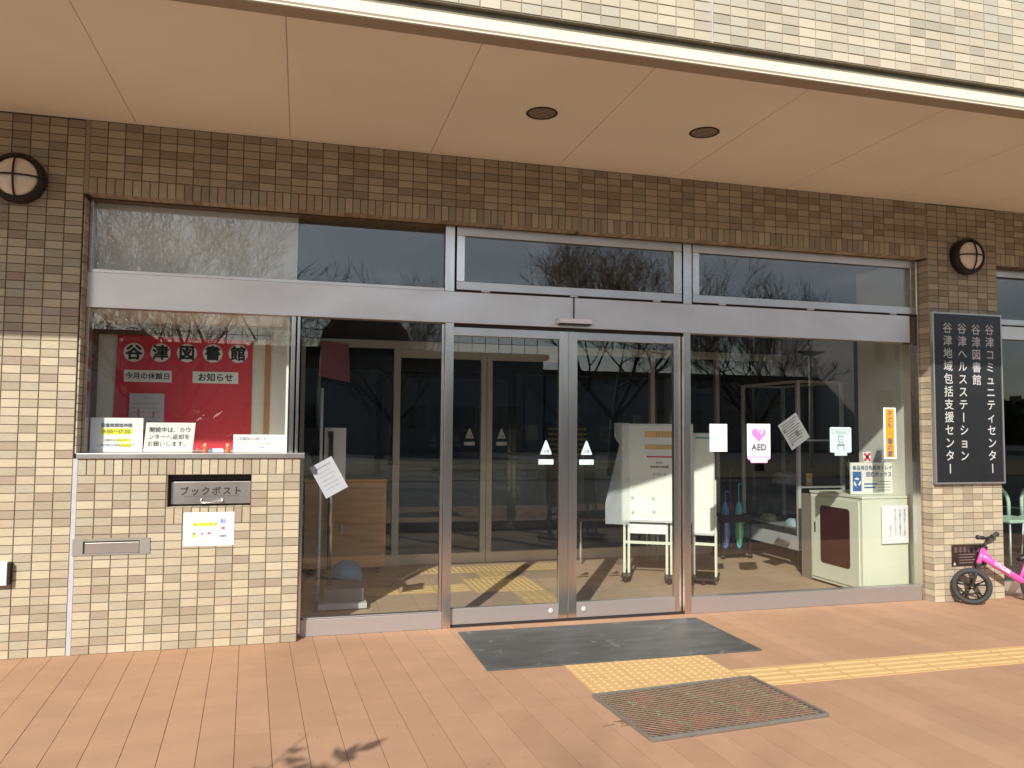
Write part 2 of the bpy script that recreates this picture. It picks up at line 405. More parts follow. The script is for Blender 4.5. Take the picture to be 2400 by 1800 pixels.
# pier with the black sign
t = thing('tiled_pier', 'narrow beige tiled pier right of the entrance holding the black sign', 'wall', (6.6, 0, 0))
m = MB(); m.box(6.268, 6.958, .004, .20, 0, 3.30); m.build('mortar_backing', GROUT, t)
ex = []
for j in range(55):
    z0 = j*PZ; z1 = min(z0+PZ-.004, ZT)
    ex.append((6.2625, 6.27, .002, .105, z0, z1)); ex.append((6.955, 6.9625, .002, .105, z0, z1))
tiles(t, field(6.2625, 7, 0, 65, zmax=ZS-.003), 0, TILE, TW, near=lambda c: (0 if (c[1] < .98 or c[1] > 2.3) else 10) + c[1], extra=ex)
# right header + distance wall
t = thing('header_wall', 'shaded tiled wall band over the window at the right edge, beyond the pier', 'wall', (8.5, 0, ZT))
MB().box(6.9625, 14, .004, .30, ZT-.016, 3.32).build('mortar_backing', GROUT, t)
tiles(t, soldiers(6.9625, 80, ZT-.02) + field(6.9625, 40, ZT+2*PZ-.02, 9, zmax=ZS-.003), 0, TILE, TW, near=lambda c: c[0], limit=120)

# ------------------------------------------------------------------ canopy
t = thing('canopy', 'deep canopy over the entrance with cream soffit panels, white fascia and tiled parapet', 'canopy', (3, -.9, ZS))
for k in range(-4, 14):
    x0 = .27+.93*k
    MB().box(x0+.0022, x0+.93-.0022, -1.674, -.0005 if x0 < 20 else 0, ZS, ZS+.03).build('soffit_panel', SOFF, t, org=(x0+.465, -.84, ZS))
MB().box(-3.5, 13.3, -1.674, -.0005, ZS+.006, ZS+.05).build('panel_backing', mat('soffit_joint', (.50, .42, .33), .9), t)
MB().box(-3.5, 13.3, -1.7679, -1.6745, 3.222, 3.294).build('drip_beam', TRIMU, t)  # underside strip in a browner tone than the soffit panels
MB().box(-3.5, 13.3, -1.772, -1.7685, 3.243, 3.294).build('fascia', TRIM, t)
MB().box(-3.5, 13.3, -1.766, -1.55, 3.3305, 3.3335).build('return_tile_strip', mat('return_tile_shaded', (.22, .19, .13), .7, var=.2, scale=9), t)  # tile colour darkened for the shade under the parapet overhang
MB().box(-3.5, 13.3, -1.7678, -1.76, 3.2945, 3.3302).build('return_tile_strip', MATS['return_tile_shaded'], t)
MB().box(-3.5, 13.3, -1.7705, -1.7685, 3.221, 3.2425).build('drip_band', mat('drip_band_paint', (.30, .24, .18), .7), t)
MB().box(-3.5, 13.3, -1.7735, -1.7708, 3.2245, 3.2305).build('drip_edge', TRIM, t)
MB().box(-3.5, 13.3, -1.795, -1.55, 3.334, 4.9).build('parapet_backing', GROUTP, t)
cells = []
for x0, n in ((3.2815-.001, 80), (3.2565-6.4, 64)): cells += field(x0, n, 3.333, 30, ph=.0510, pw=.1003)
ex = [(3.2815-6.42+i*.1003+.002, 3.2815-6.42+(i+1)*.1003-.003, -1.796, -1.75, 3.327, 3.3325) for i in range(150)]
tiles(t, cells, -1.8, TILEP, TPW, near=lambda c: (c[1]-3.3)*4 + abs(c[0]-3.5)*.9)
MB().box(-3.5, 13.3, -1.7975, -1.7665, 3.3285, 3.3315).build('return_tile_strip', MATS['return_tile_shaded'], t)
bx('sealant_joint', SEAL, t, 3.2565, 3.2815, -1.797, -1.76, 3.333, 4.86)
MB().box(-3.5, 13.3, -1.54, 10, 3.36, 3.5).build('roof_slab', HALL, t)
MB().box(-3.5, 13.3, -.016, -.0012, ZS-.007, ZS-.0005).build('corner_bead', mat('corner_bead_white', (.85, .80, .70), .6), t)
# recessed downlights in the soffit
def downlight(x, y, label):
    t = thing('downlight', label, 'ceiling light', (x, y, ZS), group='recessed soffit lights')
    MB().lathe([(.075, .004), (.092, .0), (.095, -.004), (.083, -.006), (.078, .0)], (x, y, ZS), (0, 0, 1), 36).build('ring', BRONZ, t, smooth=True)
    MB().lathe([(0.0, -.0015), (.079, -.001)], (x, y, ZS), (0, 0, 1), 36).build('grille', mat('grille_dark', (.50, .42, .32), .5, metal=.3, var=.3, scale=60), t)
    m = MB()
    for k in range(-3, 4):
        h = math.sqrt(.075**2-(k*.02)**2); m.box(x-h, x+h, y+k*.02-.002, y+k*.02+.002, ZS-.005, ZS-.002)
    m.build('louvre', mat('louvre_paint', (.22, .18, .14), .5), t)
downlight(2.665, -.864, 'round recessed soffit light nearer the centre, left of the other')
downlight(3.747, -.863, 'round recessed soffit light farther right, of the two in the canopy')

# ------------------------------------------------------------------ round wall lamps
def wall_lamp(x, z, label):
    t = thing('wall_lamp', label, 'wall lamp', (x, 0, z), group='round bulkhead lamps on the tiled wall')
    MB().lathe([(.146, .0), (.15, .012), (.15, .062), (.142, .078), (.128, .084), (.118, .078), (.118, .05)], (x, 0, z), (0, -1, 0), 48).build('housing', BLKM, t, smooth=True)
    pr = [(.118, .06)] + [(.118*math.cos(a), .06 + .062*math.sin(a)) for a in [R(q) for q in range(8, 91, 8)]]
    MB().lathe(pr + [(0, .122)], (x, 0, z), (0, -1, 0), 48).build('lens', LENS, t, smooth=True)
    for ang in (0, 90):
        a = R(ang); d = Vector((math.cos(a), 0, math.sin(a)))
        pts = [Vector((x, 0, z)) + d*(.128*math.cos(q)) + Vector((0, -.068 - .066*math.sin(q), 0)) for q in [math.pi*i/16 for i in range(17)]]
        MB().tube(pts, .006, 8).build('guard_bar', BLKM, t, smooth=True)
wall_lamp(-.358, 2.845, 'round lamp with crossed guard bars on the wall left of the entrance')
wall_lamp(6.625, 2.828, 'round lamp with crossed guard bars on the pier above the black sign')

# ------------------------------------------------------------------ shopfront frame
t = thing('entrance_frame', 'stainless steel glazed entrance frame with transom band and upper windows', 'shopfront', (3.1, .11, 0))
Y0, Y1 = .11, .19
def rail(name, x0, x1, z0, z1, y0=Y0, y1=Y1, m=STEEL, b=.0015): return bx(name, m, t, x0, x1, y0, y1, z0, z1, bevel=b)
rail('transom_band', .001, 3.213, 2.108, 2.328, m=SATIN, y0=.10); rail('transom_band', 3.2145, 6.16, 2.108, 2.328, m=SATIN, y0=.10)
rail('transom_end', 6.162, 6.236, 2.10, 2.33, m=mat('brown_anodised', (.12, .085, .06), .5, metal=.3), y0=.125)
rail('glazing_bead', .022, 2.258, 2.3285, 2.350, y0=.104)
rail('jamb', .001, .021, 1.202, 2.107, m=STEELV); rail('jamb', .001, .021, 2.3288, 2.798, m=STEELV)
rail('head_rail', .022, 2.258, 2.790, 2.799, m=BROWN)
rail('mullion', 2.262, 2.328, 2.3288, 2.798, m=STEELV, y0=.10); rail('mullion', 2.27, 2.328, .0, 2.107, m=STEELV, y0=.10)
rail('mullion', 4.098, 4.168, 2.3288, 2.798, m=STEELV, y0=.10); rail('mullion', 4.098, 4.154, .0, 2.107, m=STEELV, y0=.10)
rail('jamb', 6.238, 6.262, .0, 2.798, m=STEELV, y0=.10)
rail('corner_post', 1.236, 1.262, 1.202, 2.107, m=STEELV, y0=.112, y1=.16)
rail('corner_post', 1.315, 1.333, .0, 1.165, m=STEELV, y0=.112)
rail('corner_post', 1.274, 1.292, 1.202, 2.107, m=STEELV, y0=.115, y1=.15)
rail('bottom_rail', 1.334, 2.269, .0, .108, m=SATINB); rail('bottom_rail', 4.156, 6.236, .0, .118, m=SATINB)
rail('glass_stop', 1.35, 2.265, .109, .116, y0=.125, y1=.17); rail('glass_stop', 2.250, 2.268, .117, 2.10, y0=.13, y1=.17, m=STEELV)
rail('shadow_channel', 2.33, 4.096, 2.086, 2.107, y0=.128, m=DARKM, b=0)
rail('sill_shadow', 2.3285, 4.10, .0, .012, y0=.135, m=DARKM, b=0)
def pane(par, x0, x1, z0, z1, y=.145, th=.008):
    return bx('pane', GLASS, par, x0, x1, y, y+th, z0, z1)
pane(t, .022, 2.26, 2.351, 2.789, y=.135); pane(t, 1.30, 2.249, .117, 2.106); pane(t, 4.156, 6.236, .119, 2.106)
pane(t, .022, 1.235, 1.2015, 2.106, y=.135)
# opening top windows
def sash(x0, x1, label):
    s = thing('transom_window', label, 'window', ((x0+x1)/2, .11, 2.35), group='bottom-hung windows above the transom')
    def q(n, a, b, c, d, m=STEEL): return bx(n, m, s, a, b, .106, .15, c, d, bevel=.0015)
    q('frame_rail', x0, x1, 2.346, 2.404); q('frame_rail', x0, x1, 2.731, 2.796)
    q('frame_stile', x0, x0+.056, 2.4045, 2.7305, STEELV); q('frame_stile', x1-.066, x1, 2.4045, 2.7305, STEELV)
    bx('pane', GLASS, s, x0+.056, x1-.066, .128, .136, 2.4045, 2.7305)
    bx('dark_strip', DARKM, s, x0, x1, .112, .16, 2.3292, 2.3455)
    for u in (.12, .5, .88):
        xx = x0+(x1-x0)*u; bx('hinge', ALU, s, xx-.03, xx+.03, .098, .112, 2.333, 2.344)
sash(2.345, 4.088, 'wide upper window sash above the sliding doors, between the two steel mullions')
sash(4.180, 6.250, 'wide upper window sash farthest right over the side glazing, next to the pier')
bx('dark_gap', DARKM, t, 2.3282, 2.3448, .12, .16, 2.35, 2.797); bx('dark_gap', DARKM, t, 4.0882, 4.0978, .12, .16, 2.35, 2.797); bx('dark_gap', DARKM, t, 4.1684, 4.1796, .12, .16, 2.35, 2.797)
# sliding doors
def door(x0, x1, s0, s1, yy, label):
    s = thing('sliding_door', label, 'door', ((x0+x1)/2, yy, 0), group='automatic sliding doors')
    def q(n, a, b, c, d, m=STEELV): return bx(n, m, s, a, b, yy, yy+.04, c, d, bevel=.0015)
    q('top_rail', x0+s0, x1-s1, 2.026, 2.085, STEEL); q('bottom_rail', x0+s0, x1-s1, .014, .122, SATINB)
    if s0: q('stile', x0, x0+s0-.0005, .014, 2.085)
    if s1: q('stile', x1-s1+.0005, x1, .014, 2.085)
    bx('pane', GLASS, s, x0+s0, x1-s1, yy+.016, yy+.024, .122, 2.026)
    kx = x1-s1-.055 if s1 == .072 else x0+s0+.055
    MB().lathe([(.018, 0), (.018, .004), (.012, .006), (0, .006)], (kx, yy, .072), (0, -1, 0), 20).build('lock', ALU, s, smooth=True)
door(2.3295, 3.191, .0, .072, .140, 'left automatic glass door leaf of the sliding pair')
door(3.194, 4.092, .066, .055, .142, 'right automatic glass door leaf of the sliding pair')
# door sensor
t2 = thing('door_sensor', 'slim white motion sensor bar mounted on the transom above the door meeting stiles', 'sensor', (3.217, .08, 2.145))
bx('body', mat('sensor_plastic', (.88, .88, .92), .35), t2, 3.09, 3.345, .052, .098, 2.135, 2.170, bevel=.006)
bx('lens_strip', BLKM, t2, 3.098, 3.337, .056, .094, 2.127, 2.1345)
bx('end_cap', ALU, t2, 3.077, 3.0895, .06, .098, 2.132, 2.172, bevel=.002); bx('end_cap', ALU, t2, 3.3455, 3.356, .06, .098, 2.132, 2.172, bevel=.002)
bx('cable_cover', mat('cable_grey', (.12, .11, .11), .6), t2, 3.2105, 3.2185, .088, .0995, 2.171, 2.335)
# right window beyond the pier
t = thing('side_window', 'steel framed window beyond the pier at the right edge', 'window', (8, .11, 0))
def q(n, a, b, c, d, m=STEEL, y0=.11, y1=.17): return bx(n, m, t, a, b, y0, y1, c, d)
q('head_rail', 6.964, 12, 2.715, 2.782); q('mid_rail', 6.964, 12, 2.175, 2.285, SATIN); q('gap', 6.964, 12, 2.286, 2.298, DARKM, .115); q('sash_rail', 6.964, 12, 2.299, 2.345)
q('bottom_rail', 6.964, 12, .0, .11, SATIN); q('jamb', 6.964, 6.985, .111, 2.174, STEELV); q('jamb', 9.2, 9.26, .111, 2.174, STEELV)
pane(t, 6.986, 12, .111, 2.174); pane(t, 6.964, 12, 2.346, 2.714)

# ------------------------------------------------------------------ inside: rooms
m = MB()
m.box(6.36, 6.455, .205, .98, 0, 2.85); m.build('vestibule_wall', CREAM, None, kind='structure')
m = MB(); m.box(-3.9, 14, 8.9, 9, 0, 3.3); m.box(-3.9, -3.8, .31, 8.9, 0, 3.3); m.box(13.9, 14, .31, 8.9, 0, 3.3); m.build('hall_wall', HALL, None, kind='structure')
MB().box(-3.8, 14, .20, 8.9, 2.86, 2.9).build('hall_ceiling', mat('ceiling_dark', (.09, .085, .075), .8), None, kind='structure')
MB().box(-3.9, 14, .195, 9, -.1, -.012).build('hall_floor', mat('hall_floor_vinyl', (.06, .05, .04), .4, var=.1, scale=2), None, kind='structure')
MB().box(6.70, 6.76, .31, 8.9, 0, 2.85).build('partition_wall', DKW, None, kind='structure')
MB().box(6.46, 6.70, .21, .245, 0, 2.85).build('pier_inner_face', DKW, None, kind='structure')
ti = thing('vestibule_floor', 'beige square floor tiles inside the glazed entrance', None, (4, 1.4, 0), kind='structure')
MB().box(1.3, 6.7, .192, 2.75, -.011, -.004).build('floor_joint', mat('floor_grout', (.16, .125, .09), .9), ti)
for i in range(18):
    for j in range(9):
        x0 = 1.31+i*.3; y0 = .196+j*.285
        bx('floor_tile', random.choice(FLI), ti, x0+.0015, x0+.2985, y0+.0015, y0+.2835, -.0045, 0)
# inner door partition
t = thing('inner_doors', 'inner pair of steel framed glass doors at the back of the vestibule', 'door', (3.5, 2.6, 0))
IS = mat('inner_frame', (.52, .46, .36), .45, metal=.5)
for a, b in ((1.30, 1.34), (2.20, 2.268), (3.098, 3.155), (3.160, 3.218), (4.05, 4.11), (5.0, 5.05), (5.80, 5.84)): bx('post', IS, t, a, b, 2.6, 2.66, 0, 2.16)
bx('header', IS, t, 1.30, 6.7, 2.59, 2.67, 2.161, 2.24); bx('top_rail', IS, t, 2.27, 4.05, 2.605, 2.655, 2.075, 2.159)
for a, b in ((1.34, 2.2), (2.268, 3.098), (3.218, 4.05), (4.11, 5.0), (5.05, 5.8)):
    bx('bottom_rail', IS, t, a, b, 2.605, 2.655, .004, .105); bx('pane', GLASS, t, a, b, 2.626, 2.632, .106, 2.074)
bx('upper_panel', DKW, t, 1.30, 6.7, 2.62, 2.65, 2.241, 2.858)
# stickers on the inner doors (triangle with figure and bar)
def tri_sticker(x, z, y, s, label, grp, mm, fl):
    t = thing('warning_sticker', label, 'sticker', (x, y, z), group=grp)
    m = MB(); pts = [(-.040*s, -.05*s), (.040*s, -.05*s), (.042*s, -.042*s), (.006*s, .048*s), (0, .053*s), (-.006*s, .048*s), (-.042*s, -.042*s)]
    m.add([(x+a, y, z+b) for a, b in pts] + [(x+a, y-.0008, z+b) for a, b in pts], [tuple(range(6, -1, -1))[::-1], tuple(range(7, 14))] + [(i, (i+1) % 7, 7+(i+1) % 7, 7+i) for i in range(7)])
    m.box(x-.056*s, x+.056*s, y-.0008, y, z-.122*s, z-.085*s); m.build('sticker_face', mm, t)
    m = MB(); txt(m, '注意', x, z-.026*s, .026*s, FR(0, y-.0012, 0), bold=.01)
    sg = -1 if fl else 1
    pts = [(x+sg*(.033*s+.012*s*math.cos(a)), y-.0014, z-.104*s+.011*s*math.sin(a)) for a in [R(q) for q in range(-100, 101, 20)]]
    m.tube(pts, .0016*s, 4); m.build('symbol', INK, t)
DIM = mat('sticker_inside', (.55, .55, .53), .6)
MINT = mat('sticker_mint', (.56, .74, .69), .6)
tri_sticker(2.985, 1.315, 2.624, 1.0, 'grey triangular warning sticker on the inner glass, left one', 'warning stickers on the inner doors', DIM, True)
tri_sticker(3.325, 1.315, 2.624, 1.0, 'grey triangular warning sticker on the inner glass, right one', 'warning stickers on the inner doors', DIM, False)
tri_sticker(3.026, 1.236, .155, 1.0, 'mint triangular warning sticker with bar on the left door leaf', 'warning stickers on the sliding doors', MINT, True)
tri_sticker(3.338, 1.233, .157, 1.0, 'mint triangular warning sticker with bar on the right door leaf', 'warning stickers on the sliding doors', MINT, False)

# display window box behind the counter glass
t = thing('display_case', 'built-in notice window box above the tiled counter with beige back wall', 'display case', (.6, .5, 1.2))
DB = mat('case_lining', (.70, .64, .52), .8, var=.03, scale=3)
MB().box(-.17, 1.205, .885, .905, 1.17, 2.12).build('back_panel', DB, t)
MB().box(-.19, -.17, .305, .905, 1.17, 2.12).build('side_panel', DB, t)
MB().box(1.207, 1.222, .165, .905, 1.17, 2.12).build('side_panel', mat('case_white', (.72, .72, .70), .5), t)
MB().box(-.17, 1.205, .262, .884, 1.17, 1.198).build('floor_board', DB, t)
MB().box(-.17, 1.205, .20, .884, 2.108, 2.125).build('top_board', DB, t)
MB().box(1.078, 1.2, .866, .884, 1.199, 2.107).build('white_panel', mat('case_white_strip', (.78, .78, .76), .5), t)
MB().box(1.256, 1.264, .17, .9, 0, 2.1).build('side_glass', FILM, t)
t = thing('pin_board', 'brown framed grey pin board inside the notice window', 'notice board', (.47, .86, 1.2))
BG = mat('board_grey', (.70, .70, .62), .8)
MB().box(-.12, 1.065, .868, .880, 1.2, 2.066).build('board', BG, t)
bx('frame_bar', BROWN, t, -.145, 1.078, .852, .867, 2.022, 2.075); bx('frame_bar', BROWN, t, -.145, -.095, .852, .867, 1.2, 2.0215)
bx('frame_bar', mat('orange_wood', (.48, .26, .09), .6), t, 1.040, 1.0775, .852, .8655, 1.2, 2.0215)
# red poster
t = thing('library_poster', 'large red library notice with white circles, pinned in the notice window', 'poster', (.49, .85, 1.6))
m = MB(); m.add([(.010, .862, 1.2), (.952, .860, 1.2), (.950, .861, 2.010), (.030, .859, 2.020)], [(0, 1, 2, 3)]); m.build('sheet', RED, t)
fp = FR(0, .857, 0)
WP = mat('poster_white', (.82, .83, .80), .6)
for i, ch in enumerate('谷津図書館'):
    cx = .138+.1775*i; cz = 1.897+.003*i
    d = MB(); d.add([(cx+.068*math.cos(a), .8583, cz+.068*math.sin(a)) for a in [2*math.pi*k/28 for k in range(28)]], [tuple(range(28))]); d.build('disc', WP, t)
    l = MB(); txt(l, ch, cx, cz, .112, fp, bold=.035); l.build('lettering', BLACK, t)
for (a, b, s, w) in ((.078, .395, '今月の休館日', .050), (.537, .853, 'お知らせ', .062)):
    d = MB(); rect(d, FR(0, .8583, 0), a, b, 1.685, 1.770); d.build('label_strip', WP, t)
    l = MB(); txt(l, s, (a+b)/2, 1.728, w, fp, bold=.02); l.build('lettering', BLACK, t)
for x, z in ((.055, 1.985), (.915, 1.985)):
    MB().lathe([(.013, 0), (.013, .008), (.008, .012), (0, .013)], (x, .858, z), (0, -1, 0), 16).build('push_pin', OFFW, t, smooth=True)
t = thing('calendar_sheet', 'small grey closing-day calendar sheet on the red poster', 'paper', (.24, .85, 1.48))
d = MB(); slab(d, FR(0, .854, 0), .120, .352, 1.34, 1.602); d.build('sheet', mat('calendar_paper', (.55, .54, .58), .7), t)
l = MB(); fr = FR(0, .8528, 0); txt(l, '休館日', .236, 1.575, .020, fr)
for j in range(5):
    for i in range(7):
        for q in (0, 1): rect(l, fr, .137+q*.108+i*.013, .144+q*.108+i*.013, 1.525-j*.032, 1.533-j*.032)
l.build('print', mat('faint_print', (.33, .32, .36), .7), t)
l = MB(); fr = FR(0, .8524, 0); rect(l, fr, .174, .190, 1.43, 1.49); rect(l, fr, .276, .290, 1.43, 1.475); l.build('red_mark', mat('rose_print', (.5, .18, .25), .7), t)
# papers leaning behind the counter glass
def leaning(name, label, pts, y0, y1):
    t = thing(name, label, 'notice', (pts[0][0], y0, 1.2), group='paper notices standing behind the counter glass')
    return t
t = leaning('notice_card', 'white card with opening hours on yellow highlight, standing leftmost behind the counter glass', [(.18, 0)], .2, .2)
fr = FR(0, .20, 0)
d = MB(); slab(d, fr, .028, .334, 1.204, 1.420); d.build('sheet', WHITE, t)
d = MB(); fr1 = FR(0, .1992, 0)
rect(d, fr1, .090, .270, 1.315, 1.352); rect(d, fr1, .185, .262, 1.268, 1.288); rect(d, fr1, .200, .268, 1.236, 1.258); d.build('highlight', YELP, t)
d = MB()
for a in (.055, .308): rect(d, fr1, a, a+.002, 1.238, 1.394)
for a in (1.238, 1.392): rect(d, fr1, .055, .31, a, a+.002)
d.build('border', CYANL, t)
l = MB(); fr = FR(0, .1984, 0); txt(l, '図書館開館時間', .18, 1.372, .026, fr, bold=.02); txt(l, '9:00〜17:00', .18, 1.333, .034, fr, bold=.015)
txt(l, '土曜日のみ19:00まで', .18, 1.278, .0165, fr); txt(l, '土曜が祝日の場合は17:00まで', .18, 1.247, .0165, fr); l.build('lettering', INK, t)
t = leaning('notice_card', 'white slanted card with large handwriting-like text, second from left behind the glass', [(.49, 0)], .2, .2)
d = MB(); d.add([(.338, .204, 1.204), (.632, .204, 1.204), (.647, .206, 1.392), (.352, .206, 1.392), (.338, .203, 1.204), (.632, .203, 1.204), (.647, .205, 1.392), (.352, .205, 1.392)], [(3, 2, 1, 0), (4, 5, 6, 7), (0, 1, 5, 4), (1, 2, 6, 5), (2, 3, 7, 6), (3, 0, 4, 7)]); d.build('sheet', mat('ivory_card', (.78, .77, .71), .7), t)
l = MB(); fr = FR(0, .2022, 0); txt(l, '開館中は、カウ', .495, 1.345, .036, fr, bold=.004); txt(l, 'ンターへ返却を', .49, 1.300, .036, fr, bold=.004); txt(l, 'お願いします。', .485, 1.255, .036, fr, bold=.004); l.build('lettering', BLACK, t)
t = leaning('notice_card', 'low white card with grey text, rightmost behind the counter glass', [(1.04, 0)], .2, .2)
d = MB(); slab(d, FR(0, .20, 0), .882, 1.208, 1.204, 1.318); d.build('sheet', WHITE, t)
l = MB(); fr = FR(0, .1984, 0); txt(l, '図書館は2階です。', 1.015, 1.290, .023, fr); txt(l, '入口からエレベーターをご利用ください', 1.045, 1.258, .0145, fr); txt(l, '図書館', 1.06, 1.232, .012, fr); l.build('lettering', mat('pale_ink', (.35, .35, .38), .7), t)
# tiny ornaments on the sill behind the glass
for x, lb in ((.705, 'tiny orange figure behind the glass, left of the white box'), (.845, 'tiny orange figure behind the glass, right of the white box')):
    t = thing('figurine', lb, 'ornament', (x, .24, 1.201), group='orange figurines on the notice window sill')
    MB().lathe([(.012, 0), (.016, .004), (.010, .022), (.008, .034)], (x, .24, 1.2015), (0, 0, 1), 12).build('body', mat('orange_clay', (.75, .20, .05), .6), t, smooth=True)
    MB().lathe([(0, .032), (.010, .036), (.013, .046), (.008, .056), (0, .058)], (x, .24, 1.2015), (0, 0, 1), 12).build('head', mat('peach_clay', (.8, .45, .28), .6), t, smooth=True)
t = thing('small_box', 'small white and blue box lying on the notice window sill', 'box', (.78, .24, 1.201))
m = MB(); m.add([(.73, .23, 1.202), (.825, .23, 1.202), (.815, .23, 1.226), (.752, .23, 1.226), (.73, .27, 1.202), (.825, .27, 1.202), (.815, .27, 1.226), (.752, .27, 1.226)], [(0, 1, 2, 3), (7, 6, 5, 4), (3, 2, 6, 7), (0, 3, 7, 4), (1, 5, 6, 2), (0, 4, 5, 1)]); m.build('case', mat('pale_lilac', (.62, .64, .80), .5), t)
bx('lid_band', BLUEF, t, .735, .752, .2285, .2295, 1.204, 1.222)
# pale panel behind the left upper window
t = thing('upper_blind', 'pale blind panel behind the upper left window over the notice window', 'blind', (.6, .22, 2.3))
MB().box(-.17, 1.262, .215, .225, 2.13, 2.855).build('panel', PALE, t)
bx('bottom_bar', OFFW, t, -.17, 1.262, .205, .2145, 2.345, 2.36)
# residue specks on the display glass
m = MB()
for k in range(46):
    x = random.gauss(.19, .045); z = random.gauss(2.02, .026); s = random.uniform(.0015, .006); a = random.uniform(0, 3.1)
    fr = frot(x, .1344, z, a); rect(m, fr, -s, s, -s*.6, s*.6)
m.build('sticker_residue', OFFW, None, label='white specks of old sticker residue on the upper corner of the notice window glass', cat='residue', kind='stuff')

# tape / notices on the glass and tiles
def paper(name, label, x, z, w, h, y, m=WHITE, ang=0, cat='notice', group=None):
    t = thing(name, label, cat, (x, y, z), group=group)
    d = MB(); slab(d, frot(x, y, z, ang), -w/2, w/2, -h/2, h/2, .0006); d.build('sheet', m, t)
    return t, frot(x, y-.0008, z, ang)
t, fr = paper('notice_paper', 'white notice with small drawings taped on the tiles under the book return', .7675, .7295, .298, .208, -.0025)
d = MB(); rect(d, fr, -.095, .045, .018, .040); d.build('highlight', YELP, t)
l = MB(); g = (fr[0]+Vector((0, -.0004, 0)), fr[1], fr[2]); txt(l, 'ブックポストに', -.025, .056, .0165, g); txt(l, '本ではないものを', -.02, .029, .0175, g, bold=.02); txt(l, '入れないで下さい', -.025, .0, .0165, g); txt(l, '図書館', .085, -.045, .014, g, bold=.02); l.build('lettering', INK, t)
d = MB(); cr = lambda cx, cz, s: [d.add([g[0]+g[1]*(cx+a*c1-b*s1)+g[2]*(cz+a*s1+b*c1) for a, b in ((-s, -s*.22), (s, -s*.22), (s, s*.22), (-s, s*.22))], [(0, 1, 2, 3)]) for c1, s1 in ((.8, .6), (.8, -.6))]
cr(.085, .004, .015); cr(-.085, -.028, .011); cr(-.038, -.028, .011); cr(.002, -.026, .013); d.build('cross_mark', INKR, t)
d = MB(); rect(d, g, .07, .082, .035, .062); d.build('picture', BLUEF, t); d = MB(); rect(d, g, .084, .098, .032, .060); d.build('picture', PINK, t); d = MB(); rect(d, g, -.098, -.068, -.048, -.036); rect(d, g, -.095, -.09, -.036, -.022); d.build('picture', YELP, t)

YG = .1335
t, fr = paper('glass_notice', 'blank-looking white sheet on the glass, leftmost in the row of stickers', 4.406, 1.313, .150, .212, YG, group='notices on the right side glazing')
l = MB(); txt(l, 'お知らせ', 0, 0, .010, fr); l.build('lettering', mat('pale_ink2', (.5, .5, .55), .7), t)
t, fr = paper('aed_sticker', 'white AED sticker with pink heart on the side glazing', 4.756, 1.300, .205, .246, YG, cat='sticker', group='notices on the right side glazing')
d = MB(); pts = []
for k in range(40):
    a = 2*math.pi*k/40; pts.append((.0043*16*math.sin(a)**3*.9, .0043*(13*math.cos(a)-5*math.cos(2*a)-2*math.cos(3*a)-math.cos(4*a))*.9+.040))
d.add([fr[0]+fr[1]*a+fr[2]*b for a, b in pts], [tuple(reversed(range(40)))]); d.build('heart', PINK, t)
d = MB(); zz = [(.024, .075), (.036, .052), (.018, .046), (.03, .02), (.004, .05), (.018, .056), (.01, .075)]
f3 = (fr[0]+Vector((0, -.0004, 0)), fr[1], fr[2]); d.add([f3[0]+f3[1]*(a+.006)+f3[2]*(b+.006) for a, b in zz], [(6, 5, 4, 3, 2, 1, 0)]); d.build('bolt', WHITE, t)
l = MB(); txt(l, 'AED', 0, -.058, .066, f3, bold=.05, sp=1.05); l.build('lettering', INK, t)
d = MB(); g = (fr[0], fr[1], fr[2]); d.add([g[0]+g[1]*a+g[2]*b for a, b in ((-.103, -.124), (.103, -.124), (.100, -.150), (.078, -.158), (.074, -.180), (-.070, -.180), (-.078, -.160), (-.100, -.150))], [tuple(reversed(range(8)))]); d.build('pink_tab', PINKL, t)
l = MB(); txt(l, '設置施設', 0, -.158, .032, f3, bold=.02); l.build('tab_lettering', WHITE, t)
t, fr = paper('tilted_notice', 'grey printed sheet taped askew on the right side glazing', 5.088, 1.366, .195, .232, .1575, m=NEWS, ang=R(33), group='notices on the right side glazing')
l = MB()
for k in range(9): rect(l, fr, -.08, .08-.02*(k % 3), .088-.02*k, .096-.02*k, .0004)
rect(l, fr, .0, .035, -.045, -.005, .0006); rect(l, fr, -.085, -.06, .03, .06, .0006); rect(l, fr, -.08, -.06, -.09, -.075, .0006); l.build('print', mat('grey_ink', (.09, .09, .09), .7), t)
t = thing('dog_sticker', 'pale mint welcome sticker with a line-drawn dog on the side glazing', 'sticker', (5.502, YG, 1.29), group='notices on the right side glazing')
fr = FR(5.502, YG, 1.295); m = MB(); w, h, r = .101, .108, .014; pts = []
for cx, cz, a0 in ((w-r, h-r, 0), (-w+r, h-r, 90), (-w+r, -h+r+.012, 180), (w-r, -h+r+.012, 270)):
    for q in range(0, 91, 30): pts.append((cx+r*math.cos(R(a0+q)), cz+r*math.sin(R(a0+q))))
m.add([fr[0]+fr[1]*a+fr[2]*b for a, b in pts], [tuple(range(len(pts)))]); rect(m, fr, -.058, .058, -.120, -.095); m.build('sheet', mat('mint_paper', (.50, .64, .62), .6), t)
f3 = FR(5.502, YG-.0008, 1.295); l = MB()
for a in (.055, .086): rect(l, f3, -.078, .078, a, a+.002)
for a in (-.078, .076): rect(l, f3, a, a+.002, .055, .088)
txt(l, 'Welcome!', 0, .071, .024, f3)
O = Vector((5.502, YG-.001, 1.295)); P = lambda a, b: O+Vector((a, 0, b))
